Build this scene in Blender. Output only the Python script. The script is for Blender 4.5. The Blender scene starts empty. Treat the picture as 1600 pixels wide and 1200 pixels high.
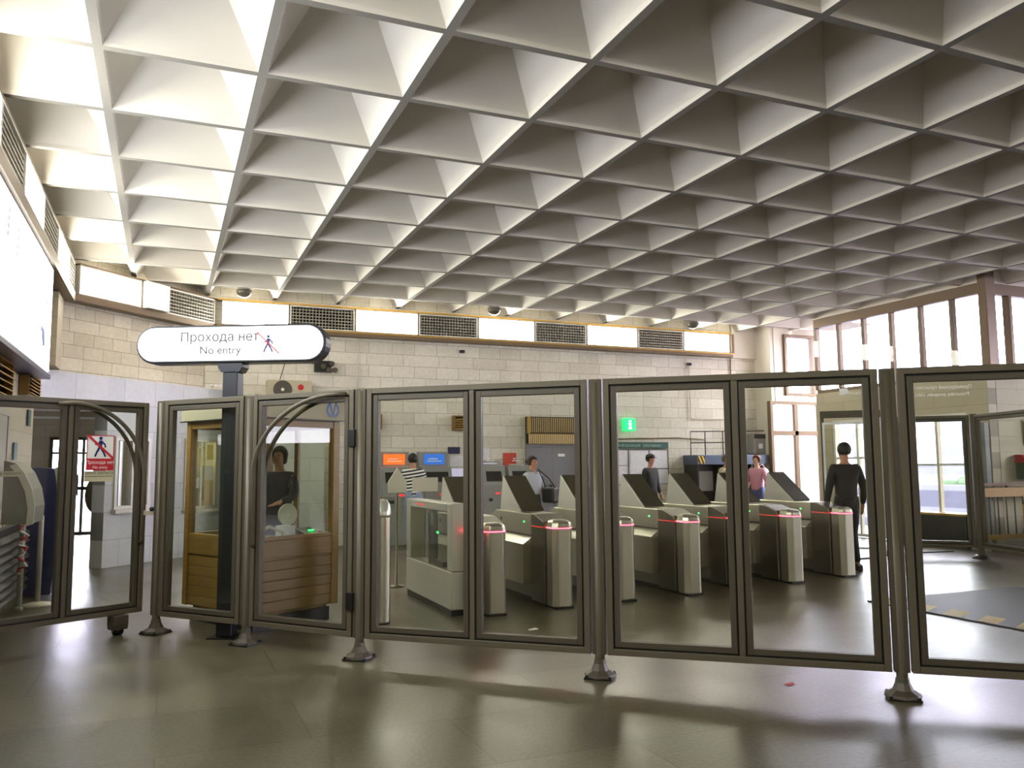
import bpy, bmesh, math, random
from mathutils import Vector, Matrix
from mathutils.geometry import delaunay_2d_cdt
random.seed(7)
S = bpy.context.scene
COL = S.collection
PI = math.pi

# ------------------------------------------------------------ camera
CAM_H = 1.52
F, YAW, PIT, ROL = 1279.1, 0.4000, 0.0989, -0.0072
fw = Vector((math.sin(YAW) * math.cos(PIT), math.cos(YAW) * math.cos(PIT), math.sin(PIT)))
r0 = Vector((math.cos(YAW), -math.sin(YAW), 0)); u0 = r0.cross(fw)
rt = r0 * math.cos(ROL) + u0 * math.sin(ROL)
up = -r0 * math.sin(ROL) + u0 * math.cos(ROL)
cam = bpy.data.objects.new('camera', bpy.data.cameras.new('camera'))
COL.objects.link(cam)
cam.data.sensor_width = 36.0
cam.data.lens = F / 1600 * 36.0
cam.data.clip_start = 0.05; cam.data.clip_end = 300
M = Matrix((rt, up, -fw)).transposed().to_4x4(); M.translation = (0, 0, CAM_H)
cam.matrix_world = M
S.camera = cam

# ------------------------------------------------------------ colour management, sky
S.view_settings.view_transform = 'Standard'
S.view_settings.look = 'None'
S.view_settings.exposure = 0.86
S.view_settings.gamma = 1.0
S.view_settings.use_curve_mapping = False
W = bpy.data.worlds.new('sky'); S.world = W; W.use_nodes = True
bg = W.node_tree.nodes['Background']
bg.inputs[0].default_value = (0.88, 0.82, 1.0, 1); bg.inputs[1].default_value = 14.0
LAMP = 17.0       # emission of the fluorescent boxes
ADV = 4.0        # emission of the advert light box

# ------------------------------------------------------------ materials
def lin(h):
    out = []
    for k in (0, 2, 4):
        c = int(h[k:k + 2], 16) / 255
        out.append(c / 12.92 if c <= 0.04045 else ((c + 0.055) / 1.055) ** 2.4)
    return (*out, 1)

def mat(name, col, rough=0.5, metal=0.0, noise=0.0, nscale=8.0, bump=0.0, spec=0.5, stretch=None):
    m = bpy.data.materials.new(name); m.use_nodes = True
    nt = m.node_tree; b = nt.nodes['Principled BSDF']
    c = lin(col)
    b.inputs['Base Color'].default_value = c
    b.inputs['Roughness'].default_value = rough
    b.inputs['Metallic'].default_value = metal
    b.inputs['Specular IOR Level'].default_value = spec
    if noise or bump:
        tc = nt.nodes.new('ShaderNodeTexCoord'); n = nt.nodes.new('ShaderNodeTexNoise')
        mp = nt.nodes.new('ShaderNodeMapping'); mp.inputs['Scale'].default_value = stretch or (1, 1, 1)
        nt.links.new(tc.outputs['Object'], mp.inputs[0]); nt.links.new(mp.outputs[0], n.inputs['Vector'])
        n.inputs['Scale'].default_value = nscale; n.inputs['Detail'].default_value = 6
        if noise:
            mx = nt.nodes.new('ShaderNodeMix'); mx.data_type = 'RGBA'
            mx.inputs[6].default_value = tuple(v * (1 - noise) for v in c[:3]) + (1,)
            mx.inputs[7].default_value = tuple(min(1, v * (1 + noise)) for v in c[:3]) + (1,)
            nt.links.new(n.outputs['Fac'], mx.inputs[0]); nt.links.new(mx.outputs[2], b.inputs['Base Color'])
        if bump:
            bp = nt.nodes.new('ShaderNodeBump'); bp.inputs['Strength'].default_value = bump
            bp.inputs['Distance'].default_value = 0.01
            nt.links.new(n.outputs['Fac'], bp.inputs['Height']); nt.links.new(bp.outputs[0], b.inputs['Normal'])
    return m

def emit(name, col, strength, base='FFFFFF'):
    m = mat(name, base, 0.6)
    b = m.node_tree.nodes['Principled BSDF']
    b.inputs['Emission Color'].default_value = lin(col)
    b.inputs['Emission Strength'].default_value = strength
    return m

def glass(name, tint='F2F5F2', rough=0.02, ior=1.5, refl=1.0):
    m = bpy.data.materials.new(name); m.use_nodes = True; nt = m.node_tree
    nt.nodes.remove(nt.nodes['Principled BSDF']); out = nt.nodes['Material Output']
    t = nt.nodes.new('ShaderNodeBsdfTransparent'); t.inputs[0].default_value = lin(tint)
    g = nt.nodes.new('ShaderNodeBsdfGlossy'); g.inputs['Roughness'].default_value = rough
    f = nt.nodes.new('ShaderNodeFresnel'); f.inputs[0].default_value = ior
    mu = nt.nodes.new('ShaderNodeMath'); mu.operation = 'MULTIPLY'; mu.inputs[1].default_value = refl
    mx = nt.nodes.new('ShaderNodeMixShader')
    # a pane has two faces: only the face turned to the ray reflects, the far face lets it out
    ge = nt.nodes.new('ShaderNodeNewGeometry'); iv = nt.nodes.new('ShaderNodeMath'); iv.operation = 'SUBTRACT'; iv.inputs[0].default_value = 1.0
    m2 = nt.nodes.new('ShaderNodeMath'); m2.operation = 'MULTIPLY'
    nt.links.new(ge.outputs['Backfacing'], iv.inputs[1]); nt.links.new(iv.outputs[0], m2.inputs[0]); nt.links.new(mu.outputs[0], m2.inputs[1])
    nt.links.new(f.outputs[0], mu.inputs[0]); nt.links.new(m2.outputs[0], mx.inputs[0])
    nt.links.new(t.outputs[0], mx.inputs[1]); nt.links.new(g.outputs[0], mx.inputs[2]); nt.links.new(mx.outputs[0], out.inputs[0])
    return m

def stone(name, c1, c2, mortar, bw, bh, msize=0.006, rough=0.6, horizontal=False, noise=0.15, bump=0.3, squash=1.0, offset=0.5, gloss_noise=0.0, spec=0.5, nsc=14):
    m = bpy.data.materials.new(name); m.use_nodes = True; nt = m.node_tree; L = nt.links.new
    b = nt.nodes['Principled BSDF']; b.inputs['Roughness'].default_value = rough
    b.inputs['Specular IOR Level'].default_value = spec
    tc = nt.nodes.new('ShaderNodeTexCoord')
    src = tc.outputs['Object']
    if not horizontal:
        sp = nt.nodes.new('ShaderNodeSeparateXYZ'); cb = nt.nodes.new('ShaderNodeCombineXYZ')
        L(src, sp.inputs[0]); L(sp.outputs[0], cb.inputs[0]); L(sp.outputs[2], cb.inputs[1]); src = cb.outputs[0]
    br = nt.nodes.new('ShaderNodeTexBrick'); L(src, br.inputs[0])
    br.inputs['Scale'].default_value = 1.0; br.inputs['Color1'].default_value = lin(c1); br.inputs['Color2'].default_value = lin(c2)
    br.inputs['Mortar'].default_value = lin(mortar); br.inputs['Mortar Size'].default_value = msize
    br.inputs['Mortar Smooth'].default_value = 0.2
    br.inputs['Brick Width'].default_value = bw; br.inputs['Row Height'].default_value = bh
    br.squash = squash; br.squash_frequency = 3; br.offset = offset
    n = nt.nodes.new('ShaderNodeTexNoise'); n.inputs['Scale'].default_value = nsc; n.inputs['Detail'].default_value = 8
    L(tc.outputs['Object'], n.inputs['Vector'])
    n2 = nt.nodes.new('ShaderNodeTexNoise'); n2.inputs['Scale'].default_value = 1.3; n2.inputs['Detail'].default_value = 4
    L(tc.outputs['Object'], n2.inputs['Vector'])
    ad = nt.nodes.new('ShaderNodeMath'); ad.operation = 'ADD'; L(n.outputs['Fac'], ad.inputs[0]); L(n2.outputs['Fac'], ad.inputs[1])
    mr = nt.nodes.new('ShaderNodeMapRange'); L(ad.outputs[0], mr.inputs[0])
    mr.inputs[1].default_value = 0.6; mr.inputs[2].default_value = 1.4
    mr.inputs[3].default_value = 1 - noise; mr.inputs[4].default_value = 1 + noise
    mul = nt.nodes.new('ShaderNodeVectorMath'); mul.operation = 'SCALE'; L(br.outputs['Color'], mul.inputs[0]); L(mr.outputs[0], mul.inputs['Scale'])
    L(mul.outputs[0], b.inputs['Base Color'])
    bp = nt.nodes.new('ShaderNodeBump'); bp.inputs['Strength'].default_value = bump; bp.inputs['Distance'].default_value = 0.01
    sub = nt.nodes.new('ShaderNodeMath'); sub.operation = 'SUBTRACT'; L(n.outputs['Fac'], sub.inputs[0]); L(br.outputs['Fac'], sub.inputs[1])
    L(sub.outputs[0], bp.inputs['Height']); L(bp.outputs[0], b.inputs['Normal'])
    if gloss_noise:
        m3 = nt.nodes.new('ShaderNodeMapRange'); L(n2.outputs['Fac'], m3.inputs[0])
        m3.inputs[1].default_value = 0.3; m3.inputs[2].default_value = 0.7
        m3.inputs[3].default_value = rough - gloss_noise; m3.inputs[4].default_value = rough + gloss_noise
        L(m3.outputs[0], b.inputs['Roughness'])
    return m

def stripes(name, c1, c2, scale, axis=(1, 0, 0), rough=0.6, soft=False):
    m = bpy.data.materials.new(name); m.use_nodes = True; nt = m.node_tree; L = nt.links.new
    b = nt.nodes['Principled BSDF']; b.inputs['Roughness'].default_value = rough
    tc = nt.nodes.new('ShaderNodeTexCoord')
    d = nt.nodes.new('ShaderNodeVectorMath'); d.operation = 'DOT_PRODUCT'; d.inputs[1].default_value = axis
    L(tc.outputs['Object'], d.inputs[0])
    a = nt.nodes.new('ShaderNodeMath'); a.operation = 'MULTIPLY'; a.inputs[1].default_value = scale; L(d.outputs['Value'], a.inputs[0])
    fr = nt.nodes.new('ShaderNodeMath'); fr.operation = 'FRACT'; L(a.outputs[0], fr.inputs[0])
    g = nt.nodes.new('ShaderNodeMath'); g.operation = 'GREATER_THAN'; g.inputs[1].default_value = 0.5; L(fr.outputs[0], g.inputs[0])
    mx = nt.nodes.new('ShaderNodeMix'); mx.data_type = 'RGBA'; mx.inputs[6].default_value = lin(c1); mx.inputs[7].default_value = lin(c2)
    L(g.outputs[0], mx.inputs[0]); L(mx.outputs[2], b.inputs['Base Color'])
    return m

m_ceil = mat('coffer_plaster', 'CEC9C0', 0.8, noise=0.04, nscale=3, bump=0.05)
m_floor = stone('granite_floor', '5A5540', '474330', '322F24', 1.62, 0.81, 0.005, 0.33, horizontal=True, noise=0.55, bump=0.12, gloss_noise=0.05, spec=0.5, nsc=38)
m_wall = stone('travertine_blocks', 'DCD7C8', 'CCC6B5', '8A8373', 0.47, 0.235, 0.004, 0.55, noise=0.14, squash=1.6)
m_wall_fine = stone('travertine_small_blocks', 'D6CEB8', 'C4BAA2', '827A68', 0.36, 0.20, 0.004, 0.55, noise=0.14, squash=1.5)
m_wall_plain = stone('pale_stone_courses', 'B9AF97', 'AFA58E', '8A816C', 1.1, 0.28, 0.003, 0.6, noise=0.07)
m_marble = stone('light_grey_marble', 'C6C7C6', 'B6B9BA', '7C7D7C', 0.62, 0.42, 0.003, 0.3, noise=0.1, bump=0.05)
m_plaster = mat('painted_plaster', 'D8D2C4', 0.7, noise=0.05, nscale=2)
m_bronze = mat('anodised_bronze_trim', '6D5B46', 0.45, 0.3, noise=0.1)
m_gold = mat('yellow_brass_edge', 'B8923F', 0.35, 0.6)
m_lamp = emit('fluorescent_diffuser', 'FFFAEA', LAMP)
m_lampframe = mat('lamp_box_white_metal', 'D8D6CE', 0.4, 0.2)
m_louver = mat('louvre_grey_metal', 'B8B4A8', 0.4, 0.5)
m_darkvoid = mat('dark_cavity', '15140F', 0.8)
m_frame = mat('grey_brown_anodised_aluminium', '5C5545', 0.48, 0.15, noise=0.07, nscale=30, bump=0.03)
m_frame2 = mat('dark_anodised_aluminium', '4C4639', 0.46, 0.15, noise=0.07, nscale=30)
m_gasket = mat('black_rubber_gasket', '0B0B0A', 0.6)
m_glass = glass('clear_pane_glass', 'F6F8F3', 0.0, 1.52, 1.0)
m_glass_w = glass('window_glass', 'F6F8FA', 0.0, 1.45, 0.8)
m_steel = mat('brushed_stainless_steel', 'C2BEAB', 0.30, 0.85, noise=0.10, nscale=5, stretch=(25, 25, 1))
m_steel_d = mat('scuffed_stainless_steel', '7C786A', 0.34, 0.85, noise=0.14, nscale=5, stretch=(20, 20, 1))
m_steel_l = mat('satin_light_steel', 'CFCDC2', 0.30, 0.55, noise=0.05)
m_display = mat('dark_smoked_display_panel', '4A4433', 0.32, 0.3, noise=0.1)
m_led_red = emit('red_led_strip', 'FF3850', 7.0, 'FF8090')
m_led_line = emit('red_led_line', 'FF2A20', 0.9, '602020')
m_led_green = emit('green_led', '20FF60', 4.0, '208040')
m_wood = mat('honey_varnished_wood', '8C6C30', 0.38, noise=0.25, nscale=4, stretch=(1, 1, 12))
m_wood_h = mat('honey_varnished_plank', '82662E', 0.36, noise=0.25, nscale=4, stretch=(1, 1, 10))
m_wood_y = mat('yellow_varnished_wood', 'B08A3C', 0.4, noise=0.2, nscale=6)
m_woodcase = mat('brown_wooden_casing', '7C5C20', 0.5, noise=0.15)
m_cream = mat('cream_painted_panel', 'A9A184', 0.55)
m_blue = mat('blue_enamel', '1E4C9A', 0.4)
m_navy = mat('navy_blue_panel', '141C4C', 0.35)
m_black = mat('black_plastic', '12120F', 0.4)
m_pole = mat('charcoal_painted_steel', '23252A', 0.4, 0.3)
m_signface = emit('lit_sign_face', 'FFFFFF', 0.45)
m_text = mat('black_lettering', '101014', 0.6)
m_white = mat('white_vinyl', 'F2F2EE', 0.5)
m_red = mat('red_vinyl', 'C01826', 0.5)
m_picto = mat('navy_pictogram', '18206A', 0.5)
m_grey = mat('mid_grey_enamel', '8A8A84', 0.45, noise=0.05)
m_grey_l = mat('light_grey_enamel', 'A9A79C', 0.45, noise=0.05)
m_door = mat('blue_grey_painted_steel_door', '7B7B80', 0.5, noise=0.05)
m_doorlight = mat('pale_painted_door', 'A9A398', 0.5, noise=0.05)
m_beige = mat('beige_plastic', 'D2CCB8', 0.5)
m_teal = mat('deep_green_enamel', '0F4A44', 0.45)
m_green_lit = emit('green_light_box', '18D870', 1.3, '18A060')
m_white_lit = emit('white_lit_symbol', 'FFFFFF', 2.0)
m_screen_o = emit('orange_screen', 'FF5A18', 1.3, '802010')
m_screen_b = emit('blue_screen', '2A6AD0', 0.7, '102040')
m_screen_p = emit('pale_screen', 'C8C0E0', 0.5, '808080')
m_red_paper = mat('red_poster_paper', 'C2402A', 0.6)
m_paper = mat('white_paper', 'DCDCE0', 0.7, noise=0.15, nscale=14)
m_paper_y = mat('yellow_paper', 'E4CF78', 0.7)
m_hazard = stripes('black_yellow_hazard', '16140C', 'D8A81C', 11, (1, 0, 0.45))
m_duct = mat('blue_grey_steel_hood', '4C5A70', 0.4, 0.3)
m_white_frost = emit('frosted_window_panel', 'E6E0F2', 0.42, 'D8D4DC')
m_pave = stone('pale_pavement', '84838C', '78787F', '606068', 0.6, 0.6, 0.01, 0.8, horizontal=True)
m_facade = stone('pale_tiled_facade', '8C8CA0', '808094', '5C5C70', 0.6, 0.4, 0.012, 0.7)
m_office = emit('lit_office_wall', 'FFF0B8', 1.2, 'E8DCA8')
m_orange = mat('orange_wood_cabinet', 'B87A2A', 0.5)
m_mat = mat('dark_rubber_floor_mat', '24221C', 0.55, noise=0.2, nscale=5)
m_yellow = mat('worn_yellow_paint', 'A88C2A', 0.6, noise=0.3, nscale=10)
m_green_plant = mat('green_leaves', '3A5434', 0.7, noise=0.3)

# ------------------------------------------------------------ mesh helpers
class MB:
    def __init__(s): s.v = []; s.f = []; s.mi = []; s.sm = []; s.cur = 0
    def add(s, vs, fs, smooth=False):
        o = len(s.v); s.v += [tuple(v) for v in vs]
        for f in fs: s.f.append([o + i for i in f]); s.mi.append(s.cur); s.sm.append(smooth)
        return s
    def box(s, x0, x1, y0, y1, z0, z1):
        vs = [(x, y, z) for z in (z0, z1) for y in (y0, y1) for x in (x0, x1)]
        return s.add(vs, [(0, 2, 3, 1), (4, 5, 7, 6), (0, 1, 5, 4), (2, 6, 7, 3), (0, 4, 6, 2), (1, 3, 7, 5)])
    def prism(s, pts, a, b, axis='x', smooth=False):
        n = len(pts)
        def P(t, p):
            return (t, p[0], p[1]) if axis == 'x' else (p[0], t, p[1]) if axis == 'y' else (p[0], p[1], t)
        vs = [P(a, p) for p in pts] + [P(b, p) for p in pts]
        fs = [tuple(range(n))[::-1], tuple(range(n, 2 * n))] + [(i, (i + 1) % n, n + (i + 1) % n, n + i) for i in range(n)]
        return s.add(vs, fs, smooth)
    def lathe(s, prof, c=(0, 0), n=20, smooth=True, oval=1.0):
        vs = []; fs = []
        for (r, z) in prof:
            for k in range(n):
                a = 2 * PI * k / n; vs.append((c[0] + r * math.cos(a), c[1] + oval * r * math.sin(a), z))
        for j in range(len(prof) - 1):
            for k in range(n):
                fs.append((j * n + k, j * n + (k + 1) % n, (j + 1) * n + (k + 1) % n, (j + 1) * n + k))
        s.add(vs, fs, smooth)
        o = len(s.v) - len(vs)
        s.f.append([o + k for k in range(n)][::-1]); s.mi.append(s.cur); s.sm.append(False)
        s.f.append([o + (len(prof) - 1) * n + k for k in range(n)]); s.mi.append(s.cur); s.sm.append(False)
        return s
    def tube(s, pts, r, n=10, closed=False):
        P = [Vector(p) for p in pts]; rings = []; prev = None
        for i, p in enumerate(P):
            d = (P[min(i + 1, len(P) - 1)] - P[max(i - 1, 0)]).normalized()
            a = prev if prev is not None else (Vector((0, 0, 1)) if abs(d.z) < 0.9 else Vector((1, 0, 0)))
            x = (a - d * a.dot(d)); x = x.normalized() if x.length > 1e-6 else d.orthogonal().normalized()
            prev = x; y = d.cross(x)
            rr = r[i] if isinstance(r, (list, tuple)) else r
            rings.append([p + x * rr * math.cos(2 * PI * k / n) + y * rr * math.sin(2 * PI * k / n) for k in range(n)])
        vs = [v for q in rings for v in q]
        fs = [(j * n + k, j * n + (k + 1) % n, (j + 1) * n + (k + 1) % n, (j + 1) * n + k) for j in range(len(P) - 1) for k in range(n)]
        fs += [tuple(range(n))[::-1], tuple(range((len(P) - 1) * n, len(P) * n))]
        return s.add(vs, fs, True)
    def ball(s, c, r, n=12, m=8, sc=(1, 1, 1)):
        prof = [(max(1e-4, math.sin(PI * j / m)) * r, -math.cos(PI * j / m) * r) for j in range(m + 1)]
        vs = []; fs = []
        for (q, z) in prof:
            for k in range(n):
                a = 2 * PI * k / n
                vs.append((c[0] + sc[0] * q * math.cos(a), c[1] + sc[1] * q * math.sin(a), c[2] + sc[2] * z))
        for j in range(m):
            for k in range(n):
                fs.append((j * n + k, j * n + (k + 1) % n, (j + 1) * n + (k + 1) % n, (j + 1) * n + k))
        return s.add(vs, fs, True)
    def frame(s, x0, x1, z0, z1, w, y0, y1):
        s.box(x0, x0 + w, y0, y1, z0, z1); s.box(x1 - w, x1, y0, y1, z0, z1)
        s.box(x0 + w, x1 - w, y0, y1, z0, z0 + w); s.box(x0 + w, x1 - w, y0, y1, z1 - w, z1)
        return s
    def build(s, name, mats, parent=None, loc=(0, 0, 0), rz=0.0, bev=0.0):
        me = bpy.data.meshes.new(name); me.from_pydata(s.v, [], s.f)
        for m in (mats if isinstance(mats, (list, tuple)) else [mats]): me.materials.append(m)
        me.polygons.foreach_set('material_index', s.mi); me.polygons.foreach_set('use_smooth', s.sm); me.update()
        bm = bmesh.new(); bm.from_mesh(me); bmesh.ops.recalc_face_normals(bm, faces=bm.faces); bm.to_mesh(me); bm.free()
        o = bpy.data.objects.new(name, me); COL.objects.link(o)
        o.location = loc; o.rotation_euler = (0, 0, rz)
        if parent: o.parent = parent
        if bev:
            b = o.modifiers.new('bevel', 'BEVEL'); b.width = bev; b.segments = 2; b.limit_method = 'ANGLE'; b.angle_limit = 0.7
        return o

def tag(o, label, cat, group=None):
    o['label'] = label; o['category'] = cat
    if group: o['group'] = group
    return o
def thing(name, label, cat, loc=(0, 0, 0), rz=0.0, group=None):
    o = bpy.data.objects.new(name, None); COL.objects.link(o); o.empty_display_size = 0.1
    o.location = loc; o.rotation_euler = (0, 0, rz)
    return tag(o, label, cat, group)
def struct(o): o['kind'] = 'structure'; return o
def dup(root, loc, rz, label, group=None):
    def cp(o, par):
        c = o.copy(); COL.objects.link(c)
        if par: c.parent = par
        for ch in o.children: cp(ch, c)
        return c
    r = cp(root, None); r.location = loc; r.rotation_euler = (0, 0, rz); r['label'] = label
    if group: r['group'] = group
    return r
def text(name, s, size, m, parent, loc, rot=(PI / 2, 0, 0), align='CENTER', mirror=False, weight=0.0):
    """lettering as flat filled outlines (the outlines are filled here, glyph by glyph, with their holes)"""
    cu = bpy.data.curves.new(name, 'FONT'); cu.body = s; cu.size = 1.0; cu.align_x = align; cu.align_y = 'CENTER'
    cu.fill_mode = 'NONE'; cu.offset = weight
    cu.resolution_u = 4
    t = bpy.data.objects.new(name + '_source', cu); COL.objects.link(t)
    bpy.context.view_layer.update()
    src = bpy.data.meshes.new_from_object(t.evaluated_get(bpy.context.evaluated_depsgraph_get()))
    bpy.data.objects.remove(t)
    co = [Vector((v.co.x, v.co.y)) for v in src.vertices]; nb = {}
    for e in src.edges:
        a, b = e.vertices; nb.setdefault(a, []).append(b); nb.setdefault(b, []).append(a)
    seen = set(); loops = []
    for v in nb:
        if v in seen: continue
        lp = [v]; seen.add(v); c = v
        while True:
            n = [q for q in nb[c] if q not in seen]
            if not n: break
            c = n[0]; seen.add(c); lp.append(c)
        if len(lp) > 2: loops.append(lp)
    ed = [(lp[k], lp[(k + 1) % len(lp)]) for lp in loops for k in range(len(lp))]
    res = delaunay_2d_cdt(co, ed, [], 0, 1e-6)
    V2, F2 = res[0], res[2]
    def inside(p):
        w = 0
        for lp in loops:
            for k in range(len(lp)):
                a, b = co[lp[k]], co[lp[(k + 1) % len(lp)]]
                if (a.y > p.y) != (b.y > p.y) and p.x < (b.x - a.x) * (p.y - a.y) / (b.y - a.y) + a.x: w += 1 if b.y > a.y else -1
        return w != 0
    FF = [f for f in F2 if inside(sum((V2[i] for i in f), Vector((0, 0))) / len(f))]
    sx_ = -size if mirror else size
    me = bpy.data.meshes.new(name); me.from_pydata([(v.x * sx_, v.y * size, 0) for v in V2], [], [tuple(f)[::-1] if mirror else tuple(f) for f in FF])
    me.materials.append(m)
    o = bpy.data.objects.new(name, me); COL.objects.link(o)
    o.parent = parent; o.location = loc; o.rotation_euler = rot
    return o

# ------------------------------------------------------------ the shell
CZ = 4.697
GX = [1.2 * (-0.4755 + i) for i in range(-1, 20)]
GY = [1.2 * (5.553 + j) for j in range(-12, 9)]
cm = MB(); rw = 0.036
for i in range(len(GX) - 1):
    for j in range(len(GY) - 1):
        x0, x1, y0, y1 = GX[i] + rw, GX[i + 1] - rw, GY[j] + rw, GY[j + 1] - rw
        if GX[i] > 13.4 and GY[j] > 10.0 and not (GX[i] < 14 and GY[j] > 13.8): continue
        lv = [(0.0, 0.0), (0.012, 0.035), (0.30, 0.555), (0.50, 0.92)]
        c = [(x0, y0), (x1, y0), (x1, y1), (x0, y1)]; cx, cy = (x0 + x1) / 2, (y0 + y1) / 2
        for k in range(4):
            a, b = c[k], c[(k + 1) % 4]; vs = []; fs = []
            for (t, h) in lv:
                t2 = min(t * 2, 0.96)
                for q in (a, b): vs.append((q[0] + (cx - q[0]) * t2, q[1] + (cy - q[1]) * t2, CZ + h))
            for q in range(3): fs.append((q * 2, q * 2 + 1, q * 2 + 3, q * 2 + 2))
            cm.add(vs, fs, False)
        t = 0.04
        cm.add([(q[0] * t + cx * (1 - t), q[1] * t + cy * (1 - t), CZ + 0.92) for q in c], [(0, 1, 2, 3)])
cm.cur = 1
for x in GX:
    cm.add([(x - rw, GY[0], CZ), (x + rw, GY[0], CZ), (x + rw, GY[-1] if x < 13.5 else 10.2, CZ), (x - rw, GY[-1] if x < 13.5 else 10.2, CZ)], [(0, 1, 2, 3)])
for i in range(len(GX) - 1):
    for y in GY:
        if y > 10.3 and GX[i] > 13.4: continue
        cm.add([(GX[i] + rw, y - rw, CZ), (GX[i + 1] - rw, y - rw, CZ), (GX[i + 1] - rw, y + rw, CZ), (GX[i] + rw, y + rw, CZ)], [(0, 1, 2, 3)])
struct(cm.build('ceiling', [m_ceil, mat('grey_rib_underside', '7E7A73', 0.85, noise=0.08, nscale=20, bump=0.2)]))  # rib undersides use a darker, rougher grey than the coffer faces
struct(MB().box(-4.2, 13.3, -8, 23, 5.75, 5.9).box(13.3, 23, -8, 10.05, 5.75, 5.9).box(13.3, 14.9, 13.8, 16.3, 5.75, 5.9).build('trim_4', m_plaster))     # roof slab above the coffers

struct(MB().box(-4.2, 14.6, -8, 23, -0.2, 0.0).build('floor', m_floor))
struct(MB().box(14.6, 22.3, -8, 9.9, -0.2, 0.0).build('floor_east', m_floor))
struct(MB().box(-30, 60, -30, 60, -0.30, -0.205).build('floor_street', m_pave))

def wall(name, A, B, z0, z1, th, m, holes=()):
    """wall from plan point A to B; local x along it, thickness away (local +y); holes = (x0,x1,z0,z1)"""
    A = Vector(A); B = Vector(B); d = B - A; L = d.length; rz = math.atan2(d.y, d.x)
    mb = MB(); xs = sorted({0, L, *[h[0] for h in holes], *[h[1] for h in holes]}); zs = sorted({z0, z1, *[h[2] for h in holes], *[h[3] for h in holes]})
    for a, b in zip(xs, xs[1:]):
        run = None
        for c, e in zip(zs, zs[1:]):
            mx, mz = (a + b) / 2, (c + e) / 2
            if any(h[0] < mx < h[1] and h[2] < mz < h[3] for h in holes):
                if run: mb.box(a, b, 0, th, *run); run = None
            else: run = (run[0], e) if run else (c, e)
        if run: mb.box(a, b, 0, th, *run)
    return struct(mb.build(name, m, None, (A.x, A.y, 0), rz))

wall('wall_left', (-1.6, -8), (-1.6, 12.25), 0, 5.75, -(-0.2), m_wall_plain)
wall('wall_left_upper', (-1.6, 12.25), (-1.6, 13.80), 2.93, 5.75, 0.2, m_wall_plain)
wall('wall_corner', (-1.6, 13.80), (0.66, 16.06), 2.93, 5.75, 0.25, m_wall_fine)
# back wall
wall('wall_back', (0.62, 16.0), (13.3, 16.0), 0, 5.75, 0.25, m_wall)
struct(MB().box(12.5, 13.3, 15.93, 15.998, 4.05, 5.7).build('trim_1', m_plaster))
wall('wall_recess', (13.3, 15.4), (14.6, 15.4), 2.95, 5.75, 0.2, m_plaster, holes=[(0.27, 1.18, 3.1, 4.55)])
struct(MB().box(13.2, 13.3, 15.42, 16.0, 0, 5.75).build('wall_recess_side', m_plaster))
# ticket office marble block that stands in the cut corner and along the back wall
Lc = math.hypot(0.87 + 1.31, 16.01 - 13.84)
wall('wall_ticket_office', (-0.84, 14.08), (0.94, 15.86), 0, 2.93, 0.26, m_marble, holes=[(0.16, 0.86, 0.88, 2.0), (1.62, 2.40, 0.80, 2.02)])
struct(MB().box(0.94, 2.75, 15.55, 15.99, 0, 2.75).build('wall_ticket_office_return', m_marble))
wall('wall_lintel', (-2.35, 12.57), (-0.84, 14.08), 2.5, 2.93, 0.26, m_marble)
# passage behind the corner
struct(MB().box(-0.84, -0.66, 14.36, 21.5, 0, 2.84).build('wall_passage_right', m_marble))
struct(MB().box(-4.2, -4.0, 12.0, 21.7, 0, 2.84).build('wall_passage_left', m_wall_plain))
struct(MB().box(-4.2, -1.62, 12.05, 12.25, 0, 2.84).build('wall_passage_near', m_wall_plain))
wall('wall_passage_end', (-4.2, 21.5), (-0.6, 21.5), 0, 2.84, 0.2, m_wall_plain, holes=[(1.75, 3.25, 0, 2.24)])
struct(MB().prism([(-4.2, 12.05), (-2.65, 12.3), (-0.75, 14.2), (-0.6, 14.4), (-0.6, 21.7), (-4.2, 21.7)], 2.85, 2.925, 'z').build('ceiling_passage', m_plaster))
struct(MB().box(-4.2, -1.6, 12.05, 16.0, 5.6, 5.74).build('ceiling_passage_roof', m_plaster))
# east window wall
YT, YB = 13.93, 9.85
wall('wall_right', (13.15, 9.85), (13.15, 13.93), 0, 3.03, -0.2, m_wall_plain,
     holes=[(0.45, 1.75, 0.55, 2.40), (2.35, 3.65, 0.0, 2.42)])
wall('wall_south_east', (13.36, 9.85), (22.3, 9.85), 0, 3.03, 0.2, m_wall_plain, holes=[(0.0, 0.0, 0, 0)])
wall('wall_far_right', (22.1, 9.85), (22.1, -8), 0, 5.75, 0.2, m_wall_plain, holes=[(1.0, 14.0, 2.4, 4.6)])  # window opening in this unseen wall is added to let in daylight
wall('wall_behind', (22.3, -7.8), (-1.6, -7.8), 0, 5.75, 0.2, m_wall)

def band_window(name, A, B, z0, z1, cuts, th=0.12):
    """long glazed band: bronze frame, mullions, one pane per bay; local x along A->B"""
    A = Vector(A); B = Vector(B); d = B - A; L = d.length; rz = math.atan2(d.y, d.x)
    fr = MB(); fr.box(0, L, 0, th, z1, z1 + 0.20); fr.box(0, L, -0.04, th, z0 - 0.08, z0)
    for c in cuts: fr.box(c - 0.04, c + 0.04, -0.02, th, z0, z1)
    f = struct(fr.build(name, m_bronze, None, (A.x, A.y, 0), rz, bev=0.006))
    for a, b in zip(cuts, cuts[1:]):
        p = MB(); p.box(a + 0.04, b - 0.04, 0.05, 0.058, z0, z1); p.build('window_pane', m_glass_w, f)
    return f
cuts = [0.02, 0.65, 1.33, 2.02, 2.72, 3.40, 4.06]
band_window('window_1', (13.15, 9.85), (13.15, 13.93), 3.11, 4.48, cuts, -0.12)
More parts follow.
